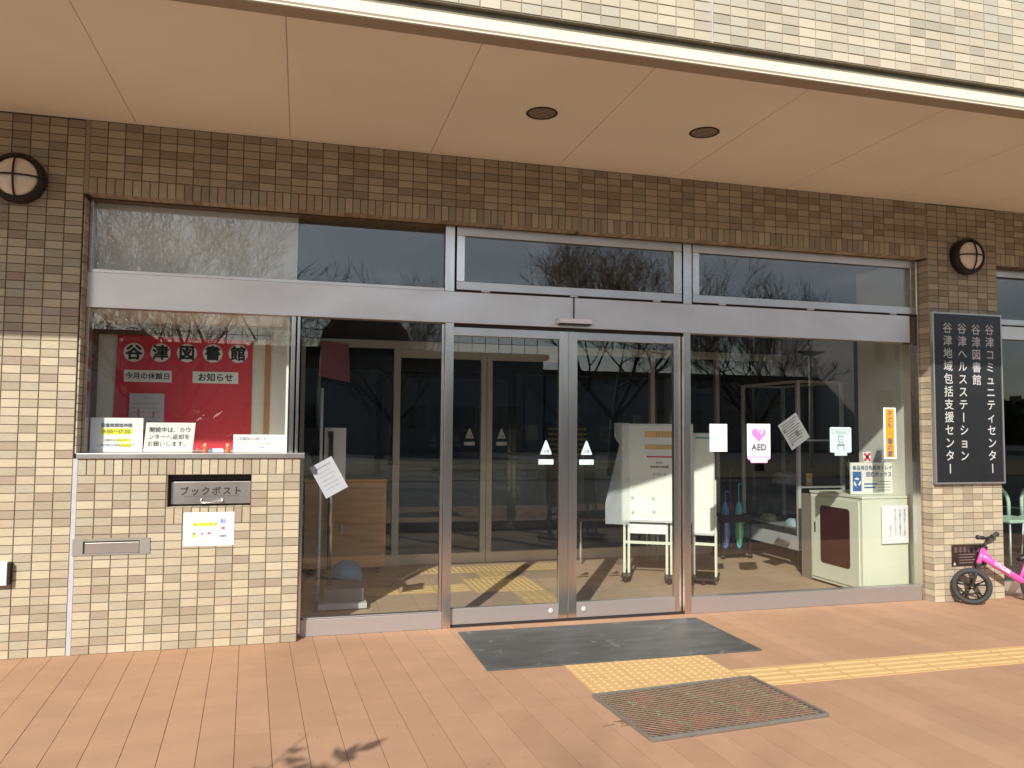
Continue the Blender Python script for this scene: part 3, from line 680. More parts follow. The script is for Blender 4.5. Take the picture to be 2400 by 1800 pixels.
for path in ([(-.02, .0), (-.022, .03), (-.016, .045), (-.008, .034), (.008, .034), (.016, .045), (.022, .03), (.02, .0), (.012, -.012), (-.012, -.012), (-.02, .0)], [(-.014, -.012), (-.03, -.045), (-.028, -.078)], [(.014, -.012), (.03, -.045), (.028, -.078)], [(-.03, -.032), (.03, -.032)], [(-.034, -.04), (.034, -.04)], [(0, .014), (-.003, .008), (.004, .007)]):
    l.tube([P(a, b) for a, b in path], .0024, 4)
l.build('line_drawing', mat('teal_ink', (.06, .12, .13), .6), t)
t, fr = paper('shelter_strip', 'tall orange strip sticker with vertical lettering at the right end of the glazing', 5.975, 1.358, .122, .418, YG, cat='sticker', group='notices on the right side glazing')
d = MB(); rect(d, fr, -.042, .042, -.198, .198); d.build('orange_field', ORG, t)
f3 = (fr[0]+Vector((0, -.0004, 0)), fr[1], fr[2]); 
for s_, z_, q_, b_, v_ in (('子ども', .112, .048, .04, True), ('番の家', -.118, .052, .045, True), ('110', .0, .022, 0, False)):
    l = MB(); txt(l, s_, .0, z_, q_, f3, bold=b_, vert=v_); l.build('lettering', INK, t)
t, fr = paper('taped_sheet', 'crooked white printed sheet taped on the side glazing beside the tiled counter', 1.4975, 1.035, .162, .235, .1425, m=mat('shade_paper', (.36, .38, .40), .7), ang=R(29))
l = MB()
for k in range(6): rect(l, fr, -.055, .055-.012*(k % 2), .08-.03*k, (.088 if k == 0 else .083)-.03*k, .0004)
l.build('print', mat('slate_ink', (.2, .23, .28), .7), t)

# ------------------------------------------------------------------ things in the vestibule
t = thing('wooden_cabinet', 'light brown wooden cabinet on castors at the back left of the vestibule', 'cabinet', (1.75, 2.45, 0))
m = MB(); m.box(1.36, 2.10, 2.20, 2.52, .07, .855); m.build('body', WOOD, t)
bx('top', WOOD, t, 1.35, 2.108, 2.19, 2.53, .856, .884, bevel=.003)
bx('drawer_front', WOOD, t, 1.55, 2.08, 2.186, 2.199, .48, .80, bevel=.003); bx('drawer_front', WOOD, t, 1.55, 2.08, 2.186, 2.199, .09, .46, bevel=.003)
bx('latch', ALU, t, 1.685, 1.705, 2.178, 2.1855, .39, .47)
for x in (1.42, 2.04):
    for y in (2.26, 2.47): MB().lathe([(.0, -.012), (.03, -.012), (.03, .012), (0, .012)], (x, y, .031), (1, 0, 0), 14).build('castor', BLKM, t, smooth=True)
t = thing('umbrella_bag_stand', 'tall grey stand with white panel and steel pole behind the left side glazing', 'stand', (1.6, .95, 0))
LG = mat('light_grey_plastic', (.45, .46, .46), .5)
m = MB(); m.box(1.46, 1.82, .80, 1.22, .01, .05); m.build('base', LG, t)
bx('base_step', mat('grey_plastic', (.18, .18, .18), .5), t, 1.50, 1.80, .86, 1.2, .051, .15, bevel=.005)
bx('white_panel', OFFW, t, 1.49, 1.655, 1.03, 1.045, .945, 1.365, bevel=.003)
MB().tube([(1.545, 1.0, .15), (1.540, 1.0, 1.31)], .020, 12).build('pole', STEELV, t, smooth=True)
bx('clamp', BLKM, t, 1.515, 1.557, .985, 1.029, 1.305, 1.338)
MB().tube([(1.462, .93, .05), (1.462, .93, 1.67)], .012, 8).build('rod', OFFW, t, smooth=True)
t = thing('blue_tub', 'round blue plastic tub standing behind the grey stand in the vestibule', 'tub', (1.70, 1.45, 0))
MB().lathe([(0, .002), (.10, .002), (.125, .03), (.13, .15), (.11, .22), (.05, .26), (0, .27)], (1.70, 1.45, 0), (0, 0, 1), 28).build('body', BLUEP, t, smooth=True)
MB().lathe([(.131, .13), (.137, .135), (.137, .15), (.131, .155)], (1.70, 1.45, 0), (0, 0, 1), 28).build('rim', BLUEP, t, smooth=True)
t = thing('mirrored_banner', 'dull pink sheet standing in for a mirrored banner, high in the vestibule', 'hanging sign', (1.6, 2.45, 1.8))  # added sheet, stands for a pink banner reflected in the glass
m = MB(); m.add([(1.46, 2.45, 1.86), (1.76, 2.45, 1.80), (1.74, 2.45, 2.18), (1.48, 2.45, 2.20), (1.46, 2.46, 1.86), (1.76, 2.46, 1.80), (1.74, 2.46, 2.18), (1.48, 2.46, 2.20)], [(0, 1, 2, 3), (7, 6, 5, 4), (0, 4, 5, 1), (1, 5, 6, 2), (2, 6, 7, 3), (3, 7, 4, 0)]); m.build('cloth', mat('dull_pink', (.45, .15, .2), .8), t)
bx('rod', ALU, t, 1.47, 1.75, 2.445, 2.465, 2.201, 2.212)

t = thing('low_table', 'low dark folding table behind the right door leaf', 'table', (4.4, 2.4, 0))
bx('top', mat('dark_brown_top', (.10, .08, .06), .5), t, 4.05, 4.95, 2.25, 2.55, .435, .46, bevel=.003)
for x in (4.07, 4.92):
    for y in (2.27, 2.53): MB().tube([(x, y, .434), (x, y, .0)], .011, 8).build('leg', ALU, t, smooth=True)
# whiteboards
def board(p0, ang, w, z0, z1, legs, label, content):
    t = thing('whiteboard', label, 'whiteboard', (p0[0], p0[1], 0), group='whiteboards behind the right door')
    M = Matrix.Translation((p0[0], p0[1], 0)) @ Matrix.Rotation(ang, 4, 'Z')
    def b(n, m, x0, x1, y0, y1, a, c):
        mb = MB(); mb.box(x0, x1, y0, y1, a, c, M=M); return mb.build(n, m, t)
    b('panel', mat('whiteboard_face', (.80, .82, .74), .35), 0, w, 0, .014, z0, z1)
    for q in ((0, w, -.004, .018, z1+.0005, z1+.018), (0, w, -.02, .018, z0-.018, z0-.0005)): b('rim', ALU, *q)
    for q in ((-.012, -.0005), (w+.0005, w+.012)): b('rim', ALU, q[0], q[1], -.004, .018, z0-.018, z1+.018)
    for x in legs:
        b('leg', CREAMB, x-.011, x+.011, .02, .042, .055, z0+.15)
    for a in range(0, len(legs), 2):
        b('foot', BLKM, legs[a]-.02, legs[min(a+1, len(legs)-1)]+.02, -.16, .2, .042, .060)
        for yy in (-.14, .18):
            mb = MB(); c = M @ Vector(((legs[a]+legs[min(a+1, len(legs)-1)])/2, yy, .022)); mb.lathe([(0, -.01), (.022, -.01), (.022, .01), (0, .01)], c, (1, 0, 0), 12); mb.build('castor', BLKM, t, smooth=True)
    b('crossbar', CREAMB, legs[0], legs[-1], .0205, .040, .325, .35)
    return t, M
a1 = math.atan2(-.462, .887)
t, M = board((4.186, 1.463), a1, .62, .545, 1.405, (.012, .052, .395, .435), 'white notice board on castors with orange timetable, mostly behind the door stile', None)
ux = Vector((.887, -.462, 0)); O = Vector((4.186, 1.463, 0)) + Vector((-.462, -.887, 0))*.0012; fr = (O, ux, Vector((0, 0, 1)))
d = MB(); slab(d, fr, .185, .50, 1.145, 1.385, .0006); d.build('timetable_sheet', WHITE, t)
g = (O+Vector((-.462, -.887, 0))*.0008, ux, Vector((0, 0, 1)))
d = MB(); rect(d, g, .20, .49, 1.30, 1.345); rect(d, g, .20, .49, 1.19, 1.222); d.build('orange_rows', mat('soft_orange', (.80, .48, .16), .6), t)
d = MB(); rect(d, g, .20, .49, 1.345, 1.357); rect(d, g, .20, .49, 1.222, 1.235); d.build('olive_rows', mat('soft_olive', (.55, .55, .18), .6), t)
g2 = (O+Vector((-.462, -.887, 0))*.0014, ux, Vector((0, 0, 1)))
l = MB()
for i in range(7):
    for j in range(4): rect(l, g2, .30+i*.027, .308+i*.027, 1.345-j*.015, 1.352-j*.015)
    for j in range(3): rect(l, g2, .30+i*.027, .308+i*.027, 1.225-j*.014, 1.231-j*.014)
txt(l, '本日の', .33, 1.068, .022, g2, bold=.03); txt(l, '体育室利用時間', .33, 1.030, .024, g2, bold=.03); txt(l, '17:00~21', .33, .965, .036, g2)
l.build('lettering', INK, t)
d = MB(); rect(d, g2, .215, .5, 1.115, 1.130); d.build('red_magnet_bar', INKR, t)
d = MB(); slab(d, fr, .075, .30, .60, .76, .0006); d.build('leaflet', mat('leaflet_white', (.82, .8, .8), .6), t)
d = MB()
for x, z in ((.085, .745), (.275, .74), (.28, .62), (.09, .61)):
    q = (O+Vector((-.462, -.887, 0))*.0012+ux*x+Vector((0, 0, z)), ux, Vector((0, 0, 1))); d.add([q[0]+ux*(.014*math.cos(a))+Vector((0, 0, .014*math.sin(a))) for a in [2*math.pi*k/10 for k in range(10)]], [tuple(range(10))])
d.build('green_dots', GRN, t)
mb = MB(); mb.box(.055, .39, .015, .03, .42, .51, M=M); mb.build('lower_panel', WHITE, t)
# plastic cover hanging over the left edge of the board
t = thing('plastic_cover', 'crumpled clear plastic sheet hanging over the left edge of the whiteboard', 'plastic sheet', (4.15, 1.47, 1))
m = MB(); n1, n2 = 14, 9
for i in range(n1+1):
    z = 1.43-(.93)*i/n1
    for j in range(n2+1):
        u = j/n2; wv = .02+.14*min(1, abs(i/n1-.17)*1.6) if i/n1 > .17 else .05+.03*(1-i/n1)
        p = Vector((4.186, 1.463, z)) + Vector((-.887, .462, 0))*(wv*(1-u)-.06*u) + Vector((-.462, -.887, 0))*(.012+.012*math.sin(6*u+i*.7)+.006*random.random())
        m.v.append(tuple(p))
for i in range(n1):
    for j in range(n2):
        a = i*(n2+1)+j; m.f.append((a, a+1, a+n2+2, a+n2+1)); m.mi.append(0)
pm = bpy.data.materials.new('clear_plastic'); pm.use_nodes = True; bb = pm.node_tree.nodes['Principled BSDF']; bb.inputs['Base Color'].default_value = (.75, .8, .82, 1); bb.inputs['Roughness'].default_value = .25; bb.inputs['Alpha'].default_value = .42
m.build('sheet', pm, t, smooth=True)
a2 = math.atan2(-.072, .103)
t, M = board((4.775, 1.226), a2, .178, .44, 1.325, (.0, .195), 'narrow visible whiteboard on a cream stand, right of the door stile', None)
mb = MB(); mb.box(.19, .205, -.03, -.012, .0, .92, M=M); mb.build('front_leg', CREAMB, t)
mb = MB(); mb.box(.02, .17, -.003, -.0005, 1.29, 1.31, M=M); mb.build('header_strip', mat('teal_print', (.15, .45, .45), .6), t)

# umbrella stand
t = thing('umbrella_stand', 'black wheeled umbrella rack behind the right side glazing', 'umbrella stand', (5.84, 2.35, 0))
m = MB(); m.box(5.66, 6.0, 2.24, 2.255, .385, .47); m.box(5.66, 6.0, 2.445, 2.46, .385, .47); m.box(5.66, 5.675, 2.255, 2.445, .385, .47); m.box(5.985, 6.0, 2.255, 2.445, .385, .47); m.build('top_rack', BLKM, t)
bx('tray', BLKM, t, 5.66, 6.0, 2.24, 2.46, .055, .085)
for x in (5.667, 5.993):
    for y in (2.247, 2.453):
        bx('leg', BLKM, t, x-.007, x+.007, y-.007, y+.007, .086, .384)
        MB().lathe([(0, -.009), (.025, -.009), (.025, .009), (0, .009)], (x, y, .027), (0, 1, 0), 14).build('castor', BLKM, t, smooth=True)
def umbrella(x, y, mm, m2, label, h=.78):
    t = thing('umbrella', label, 'umbrella', (x, y, .09), group='folded umbrellas in the rack')
    MB().tube([(x, y, .09), (x, y, .12), (x+.003, y, .25), (x, y, .42), (x, y, .55), (x, y, .6)], [.008, .026, .050, .046, .034, .012], 9).build('canopy', mm, t, smooth=True)
    MB().tube([(x-.012, y-.033, .14), (x-.016, y-.04, .25), (x-.014, y-.036, .40), (x-.01, y-.026, .52)], [.008, .022, .022, .008], 6).build('fold', m2, t, smooth=True)
    pts = [(x, y, .6), (x, y, h-.03)] + [(x+.02-.02*math.cos(a), y, h-.03+.022*math.sin(a)) for a in [R(q) for q in range(20, 200, 30)]]
    MB().tube(pts, .006, 8).build('handle', mm, t, smooth=True)
umbrella(5.752, 2.34, BLUEF, LILAC, 'folded blue umbrella with lilac fold, left in the rack', .72)
umbrella(5.915, 2.34, TEAL, LIME, 'folded teal umbrella with lime fold, right in the rack', .80)
umbrella(5.855, 2.41, mat('dark_red_fabric', (.2, .03, .03), .7), BLKM, 'folded dark red umbrella at the back of the rack', .95)

# glass display cabinet
t = thing('glass_cabinet', 'tall aluminium and glass display cabinet along the right inner wall', 'display cabinet', (6.27, 1.95, 0))
cx0, cx1, cy0, cy1 = 6.045, 6.55, 1.46, 2.45
for x in (cx0, cx1):
    for y in (cy0, cy1):
        bx('post', ALU, t, x-.016, x+.016, y-.016, y+.016, .20, 1.87); bx('leg', BLKM, t, x-.013, x+.013, y-.013, y+.013, .0, .199)
for z0, z1 in ((.20, .335), (1.845, 1.87)):
    bx('rail', ALU, t, cx0+.017, cx1-.017, cy0-.014, cy0+.014, z0, z1); bx('rail', ALU, t, cx0+.017, cx1-.017, cy1-.014, cy1+.014, z0, z1)
    bx('rail', ALU, t, cx0-.014, cx0+.014, cy0+.017, cy1-.017, z0, z1); bx('rail', ALU, t, cx1-.014, cx1+.014, cy0+.017, cy1-.017, z0, z1)
bx('deck', mat('grey_board', (.35, .36, .35), .6), t, cx0+.016, cx1-.016, cy0+.016, cy1-.016, .40, .415)
for z in (.82, 1.28): bx('glass_shelf', GLASS, t, cx0+.02, cx1-.02, cy0+.02, cy1-.02, z, z+.008); bx('shelf_rail', ALU, t, cx0-.01, cx1, cy0-.012, cy0+.004, z-.012, z+.006)
bx('pane', GLASS, t, cx0-.003, cx0+.003, cy0+.017, cy1-.017, .336, 1.844); bx('pane', GLASS, t, cx0+.017, cx1-.017, cy0-.003, cy0+.003, .336, 1.844)
def lump(name, label, cat, x, y, z, sx, sy, sz, m):
    mb = MB(); n = 10; mm = 6; base = []
    for i in range(mm+1):
        ph = math.pi/2*i/mm
        for k in range(n):
            a = 2*math.pi*k/n; q = (abs(math.cos(a))**.5*math.copysign(1, math.cos(a)), abs(math.sin(a))**.5*math.copysign(1, math.sin(a)))
            rr_ = math.cos(ph)**.5 if i < mm else 0.001
            mb.v.append((x+sx*q[0]*rr_+random.uniform(-.003, .003), y+sy*q[1]*rr_+random.uniform(-.003, .003), z+sz*math.sin(ph)))
    for i in range(mm):
        for k in range(n): mb.f.append((i*n+k, i*n+(k+1) % n, (i+1)*n+(k+1) % n, (i+1)*n+k)); mb.mi.append(0)
    mb.build(name, m, None, smooth=True, label=label, cat=cat, org=(x, y, z))
lump('folded_cloth', 'pale blue folded cloth at the front of the cabinet bottom shelf', 'cloth', 6.14, 1.66, .416, .07, .11, .07, mat('pale_blue_cloth', (.50, .66, .70), .9))
lump('cloth_bundle', 'white rolled cloth bundle on the cabinet bottom shelf', 'cloth', 6.32, 1.60, .416, .08, .09, .10, CLOTH)
lump('paper_bundle', 'beige paper bundle at the back of the cabinet bottom shelf', 'paper bundle', 6.16, 2.15, .416, .06, .1, .07, mat('beige_paper', (.5, .46, .38), .9))
lump('draped_cloth', 'grey draped cloth on the cabinet middle shelf', 'cloth', 6.2, 1.9, .829, .09, .16, .12, mat('grey_cloth', (.3, .3, .3), .9))
t = thing('orange_card', 'small orange card standing on the cabinet shelf by the front post', 'card', (6.2, 1.5, .83))
bx('card', mat('amber_card', (.80, .42, .08), .6), t, 6.155, 6.225, 1.495, 1.50, .829, .95); bx('picture', OFFW, t, 6.168, 6.212, 1.4935, 1.4945, .86, .90)

# recycling box
t = thing('tray_recycling_box', 'cream steel collection box with dark red door window beside the glass', 'collection box', (6.1, .7, 0))
bx('body', CREAMB, t, 5.885, 6.352, .365, 1.06, .02, .80, bevel=.006)
bx('plinth', DARKM, t, 5.90, 6.34, .38, 1.05, 0, .019)
bx('top', CREAMB, t, 5.878, 6.356, .358, 1.066, .801, .822, bevel=.004)
bx('door', CREAMB, t, 5.874, 5.8845, .40, 1.03, .05, .775, bevel=.003)
m = MB(); pts = []; r = .03
for cy, cz, a0 in ((.905-r, .70-r, 0), (.512+r, .70-r, 90), (.512+r, .19+r, 180), (.905-r, .19+r, 270)):
    for q in range(0, 91, 30): pts.append((cy+r*math.cos(R(a0+q)), cz+r*math.sin(R(a0+q))))
n = len(pts); m.add([(5.8735, a, b) for a, b in pts]+[(5.871, a, b) for a, b in pts], [tuple(range(n-1, -1, -1))] + [tuple(range(n, 2*n))] + [(i, (i+1) % n, n+(i+1) % n, n+i) for i in range(n)]); m.build('door_window', REDG, t)
bx('latch', BLKM, t, 5.870, 5.8735, .975, .990, .45, .54)
bx('side_post', mat('grey_brown', (.22, .19, .15), .6), t, 5.90, 5.96, 1.07, 1.22, 0, .78)
t = thing('box_notice', 'white sheet with vertical text hanging on the front of the collection box', 'notice', (6.18, .36, .57))
d = MB(); slab(d, FR(0, .345, 0), 6.06, 6.335, .425, .745, .001); d.build('sheet', WHITE, t)
l = MB(); fr = FR(0, .3435, 0)
for k, s in enumerate(('食品用白色トレイの回収', 'は火曜日から日曜日まで', '洗って乾かして入れて下')): txt(l, s, 6.29-.047*k, .60, .021, fr, vert=True)
txt(l, '谷津センター', 6.145, .52, .019, fr, vert=True); l.build('lettering', INK, t)
t = thing('recycling_sign', 'white board with blue recycling symbol standing on the collection box', 'sign', (6.15, .55, .823))
ang = R(2); d = MB(); slab(d, FR(0, .56, 0), 5.925, 6.355, .825, 1.098, .012, .006); d.build('panel', OFFW, t)
fr = FR(0, .5535, 0); l = MB(); txt(l, '食品用白色発泡トレイ', 6.15, 1.052, .0415, fr, bold=.030); txt(l, '回収ボックス', 6.215, .995, .045, fr, bold=.035); l.build('lettering', mat('navy_print', (.05, .09, .20), .6), t)
d = MB(); rect(d, fr, 5.945, 6.035, .85, 1.02); d.build('blue_field', INKB, t)
d = MB(); fr2 = FR(5.99, .5525, .93)
for k in range(3):
    a = R(90+120*k); c, s_ = math.cos(a), math.sin(a)
    for q in ([(.018, -.020), (.036, -.012), (.036, .006), (.022, .008)], [(.018, .010), (.042, .0), (.028, .030)]):
        d.add([fr2[0]+Vector((x*c-y*s_, 0, x*s_+y*c)) for x, y in q], [tuple(range(len(q)))])
d.build('recycling_arrows', WHITE, t)
d = MB()
for k in range(2): rect(d, fr, 6.06, 6.20-.02*k, .905-.03*k, .918-.03*k)
d.build('blue_lines', INKB, t)
l = MB()
for k in range(4): rect(l, fr, 6.20, 6.34, .93-.025*k, .935-.025*k)
l.build('text_lines', INK, t)
t = thing('small_plant', 'small green potted plant behind the recycling sign', 'plant', (6.10, .72, .823))
MB().lathe([(.035, 0), (.045, .09), (.04, .09)], (6.10, .72, .823), (0, 0, 1), 14).build('pot', OFFW, t, smooth=True)
m = MB()
for k in range(26):
    a = random.uniform(0, 6.28); ln = random.uniform(.1, .22); tip = Vector((6.10+math.cos(a)*ln*.45, .72+math.sin(a)*ln*.45, .91+ln)); b0 = Vector((6.10, .72, .90)); w = Vector((-math.sin(a), math.cos(a), 0))*.012; mid = (tip+b0)/2
    m.add([b0, mid+w, tip, mid-w], [(0, 1, 2, 3)])
m.build('leaves', LEAF, t, smooth=False)
t = thing('cross_sign', 'small white card with red cross above the recycling sign', 'card', (6.18, .60, 1.13))
d = MB(); slab(d, frot(6.135, .60, 1.145, R(5)), -.040, .040, -.045, .045, .001); d.build('card', WHITE, t)
d = MB(); g = frot(6.135, .5985, 1.145, 0); cr2 = [d.add([g[0]+g[1]*(a*c1-b*s1)+g[2]*(a*s1+b*c1) for a, b in ((-.045, -.011), (.045, -.011), (.045, .011), (-.045, .011))], [(0, 1, 2, 3)]) for c1, s1 in ((.66, .75), (.66, -.75))]; d.build('red_cross', INKR, t)
t = thing('paper_fan', 'grey folded papers fanned out behind the orange strip', 'papers', (6.27, .62, 1.10))
for k, a in enumerate((20, 38, 56)):
    d = MB(); slab(d, frot(6.215+.02*k, .62+.01*k, 1.10, R(-a)), -.0, .05, .0, .15, .002); d.build('sheet', NEWS, t)

# things deeper in the hall
t = thing('louvre_panel', 'yellow slatted rack far back in the dark hall', 'rack', (4.3, 5, 1.2))
for k in range(6): bx('slat', mat('yellow_slat', (.55, .42, .12), .6), t, 4.6, 5.15, 5.0, 5.03, 1.0+k*.07, 1.03+k*.07)
for x in (4.6, 5.12): bx('upright', DKW, t, x, x+.03, 5.04, 5.07, .0, 1.45)
t = thing('reception_counter', 'long pale counter far back in the dark hall', 'counter', (4.0, 6, 0))
bx('front', mat('counter_front', (.30, .28, .24), .6), t, 2.0, 6.2, 6.0, 6.05, .0, .85); bx('top', OFFW, t, 1.95, 6.25, 5.92, 6.5, .851, .89)
# chairs behind the right window
def green_chair(x, y, label):
    t = thing('green_chair', label, 'chair', (x, y, 0), group='pale green chairs behind the right window')
    bx('seat', CHAIRG, t, x-.22, x+.22, y-.2, y+.22, .43, .465, bevel=.01)
    pts = [Vector((x+.2*math.cos(a), y+.2+.02*math.sin(a), .60+.19*max(0, math.sin(a)))) for a in [math.pi*i/12 for i in range(13)]]
    MB().tube([(x+.2, y+.2, .46)]+pts+[(x-.2, y+.2, .46)], .02, 8).build('backrest', CHAIRG, t, smooth=True)
    bx('back_slat', CHAIRG, t, x-.06, x+.06, y+.185, y+.205, .46, .76, bevel=.005)
    for sx_ in (-.19, .19):
        for sy_ in (-.17, .19): MB().tube([(x+sx_, y+sy_, .43), (x+sx_*1.1, y+sy_*1.1, 0)], .009, 8).build('leg', ALU, t, smooth=True)
green_chair(8.62, 1.45, 'pale green plastic chair just behind the right-edge window, nearer the pier')
green_chair(9.2, 1.45, 'pale green plastic chair behind the right-edge window, farther from the pier')

# ------------------------------------------------------------------ sign, plaque, wall box
t = thing('building_sign', 'tall black sign with four columns of white vertical lettering on the tiled pier', 'sign', (6.615, -.03, 1.65))
x0, x1, z0, z1 = 6.263, 6.966, .949, 2.353
bx('panel', SLATE, t, x0+.014, x1-.014, -.028, -.006, z0+.014, z1-.014)
RIM = mat('sign_rim', (.50, .50, .49), .35, metal=.8)
bx('rim', RIM, t, x0, x1, -.034, -.004, z1-.0135, z1); bx('rim', RIM, t, x0, x1, -.034, -.004, z0, z0+.0135)
bx('rim', RIM, t, x0, x0+.0135, -.034, -.004, z0+.014, z1-.014); bx('rim', RIM, t, x1-.0135, x1, -.034, -.004, z0+.014, z1-.014)
for s, cx in (('谷津コミュニティセンター', 6.842), ('谷津図書館', 6.702), ('谷津ヘルスステーション', 6.560), ('谷津地域包括支援センター', 6.415)):
    l = MB(); n = len(s); top = 2.270; stp = .1035
    txt(l, s, cx, top-stp*n/2, .093, FR(0, -.0290, 0), bold=.010, sp=stp/.092, vert=True); l.build('lettering', SIGNL, t)
t = thing('bronze_plaque', 'dark bronze name plate low on the tiled pier behind the pink bike', 'plaque', (6.6, 0, .37))
bx('plate', BRONZ, t, 6.43, 6.778, -.008, -.0015, .283, .455, bevel=.002)
BRL = mat('plaque_letter', (.20, .14, .13), .5); l = MB(); fr = FR(0, -.0086, 0)
for k in range(7):
    xx = 6.452+.045*k
    for a in (.398, .412, .426): rect(l, fr, xx, xx+.03, a, a+.006)
    rect(l, fr, xx+.012, xx+.018, .392, .438)
for j in range(4): rect(l, fr, 6.50, 6.66-.02*(j % 2), .372-.022*j, .379-.022*j)
l.build('engraved_marks', BRL, t)
l = MB(); l.add([(6.443, -.0088, .293), (6.465, -.0088, .293), (6.452, -.0088, .318)], [(0, 1, 2)]); l.build('mark', OFFW, t)
t = thing('wall_box', 'small white box fixed low on the tiled wall at the left edge', 'utility box', (-.37, 0, .5))
bx('cover', mat('white_plastic', (.78, .78, .78), .4), t, -.43, -.325, -.045, -.001, .435, .572, bevel=.006)
bx('dark_strip', BLKM, t, -.324, -.312, -.04, -.001, .44, .567)  # black strip along the right side of the white cover

# ------------------------------------------------------------------ ground outside
MB().box(-60, 80, -80, -3.02, -.2, -.06).build('asphalt_ground', ASPH, None, kind='structure')
MB().box(-60, 80, -24, -15, -.058, -.03).build('grass_verge', GRASS, None, kind='structure')
t = thing('paving', 'terracotta paving strips in front of the entrance', None, (3, -1.5, 0), kind='structure')
MB().box(-8, 18, -3.01, .191, -.08, -.0035).build('bedding', PAVEJ, t)
sl_ = .0598
for i in range(-38, 84):
    for (ya, yb) in ((.108, -1.492), (-1.494, -3.0)):
        xa = .0705+.15*i
        if xa > 12.5 or xa < -6: continue
        g_ = .0014
        def X(y, o): return xa + o - sl_*(y+.06)
        z0, z1 = -.006, random.uniform(-.0004, .0004)
        if ya > 0 and (xa > 14): continue
        vs = []
        for z in (z0, z1):
            for y in (ya, yb): vs += [(X(y, g_), y, z), (X(y, .15-g_), y, z)]
        mb = MB(); mb.add(vs, [(4, 6, 7, 5), (0, 1, 3, 2), (0, 4, 5, 1), (2, 3, 7, 6), (0, 2, 6, 4), (1, 5, 7, 3)])
        mb.build('paving_strip', random.choice(PAVE), t, org=(xa+.07, (ya+yb)/2, 0))
# tactile tiles
def tac_mesh(kind, m):
    mb = MB(); mb.box(-.148, .148, -.148, .148, 0, .003)
    if kind == 'dots':
        for i in range(6):
            for j in range(6): mb.lathe([(.012, .003), (.008, .0065), (0, .0068)], (-.125+.05*i, -.125+.05*j, 0), (0, 0, 1), 8)
    else:
        for j in range(4):
            y = -.105+.07*j; mb.add([(-.138, y-.013, .003), (.138, y-.013, .003), (.132, y-.008, .007), (-.132, y-.008, .007), (-.138, y+.013, .003), (.138, y+.013, .003), (.132, y+.008, .007), (-.132, y+.008, .007)],
                [(0, 1, 2, 3), (3, 2, 6, 7), (7, 6, 5, 4), (0, 3, 7, 4), (1, 5, 6, 2)])
    return mb.mesh('tactile_'+kind, m)
TD, TB = tac_mesh('dots', YEL), tac_mesh('bars', YEL); TDI, TBI = tac_mesh('dots', YELI), tac_mesh('bars', YELI)
def tac(root, me, x, y, z=.001, rot=0):
    o = bpy.data.objects.new('tactile_tile', me); place(o, (x, y, z), root); o.rotation_euler = (0, 0, rot)
t = thing('tactile_paving', 'yellow tactile guide tiles on the pavement, running right from the door mats', None, (4, -1.2, 0), kind='structure')
for i in range(3):
    for j in range(2): tac(t, TD, 2.96+.3*i, -1.03-.3*j)
for i in range(24): tac(t, TB, 3.86+.3*i, -1.33)
t = thing('tactile_paving', 'yellow tactile guide tiles on the floor inside the glass doors', None, (3, 1.5, 0), kind='structure')
for i in range(5): tac(t, TDI, 2.56+.3*i, 2.25)
for i in range(2):
    for j in range(2): tac(t, TDI, 2.90+.3*i, 1.34+.3*j)
for i in range(4): tac(t, TBI, 2.59-.3*i, 1.42)
for j in range(3): tac(t, TBI, 3.20, 1.03-.3*j, rot=R(90))
tac(t, TBI, 3.08, 1.95, rot=R(90))
# mats
t = thing('door_mat', 'large dark grey rubber mat in front of the sliding doors', 'mat', (3.24, -.45, 0))
MB().box(2.357, 4.119, -.877, -.030, .0005, .009).build('sheet', MATD, t, bevel=.002)
t = thing('scraper_mat', 'steel framed mesh scraper mat with brown pile, on the pavement', 'mat', (3.287, -1.684, 0))
A = R(4.6); M = Matrix.Translation((3.287, -1.684, 0)) @ Matrix.Rotation(A, 4, 'Z'); w, h = .485, .305
mb = MB(); mb.box(-w+.012, w-.012, -h+.012, h-.012, .0045, .012, M=M); mb.build('pile', COIR, t)
mb = MB()
for cx in (-.30, .06, .38):
    for k in range(40):
        u = random.uniform(-1, 1); x = cx+u*.07*.9+random.gauss(0, .012); y = -u*.19+random.gauss(0, .012); s = random.uniform(.004, .010)
        mb.box(x-s, x+s, y-s*.5, y+s*.5, .0122, .0135, M=M)
mb.build('green_flecks', COIRG, t, kind='stuff')
FRM = mat('galvanised_frame', (.28, .27, .24), .45, metal=.6, var=.1, scale=20)
for q in ((-w, w, -h-.0, -h+.014), (-w, w, h-.014, h)): mb = MB(); mb.box(q[0], q[1], q[2], q[3], .001, .020, M=M); mb.build('frame_bar', FRM, t, bevel=.003)
for q in ((-w, -w+.014), (w-.014, w)): mb = MB(); mb.box(q[0], q[1], -h+.0145, h-.0145, .001, .020, M=M); mb.build('frame_bar', FRM, t, bevel=.003)
mb = MB(); px, py = .042, .018
ny = int((2*h-.03)/py); nx = int((2*w-.03)/px)
for j in range(ny):
    y = -h+.02+py*j; off = (j % 2)*px/2
    pts = []
    for i in range(nx*2+1):
        x = -w+.018+px/2*i
        pts.append((x, y + (py/2 if (i+j) % 2 else -py/2)*.9))
    for (xa, ya), (xb, yb) in zip(pts[:-1], pts[1:]):
        d = Vector((xb-xa, yb-ya, 0)); n_ = Vector((-d.y, d.x, 0)).normalized()*.0018
        a_ = Vector((xa, ya, .0165)); b_ = Vector((xb, yb, .0165)); dn = Vector((0, 0, -.003))
        q = [M @ v for v in (a_-n_, b_-n_, b_+n_, a_+n_, a_-n_+dn, b_-n_+dn)]
        mb.add(q, [(0, 1, 2, 3), (4, 5, 1, 0)])
mb.build('expanded_mesh', MESHM, t, kind='stuff')
m = MB()
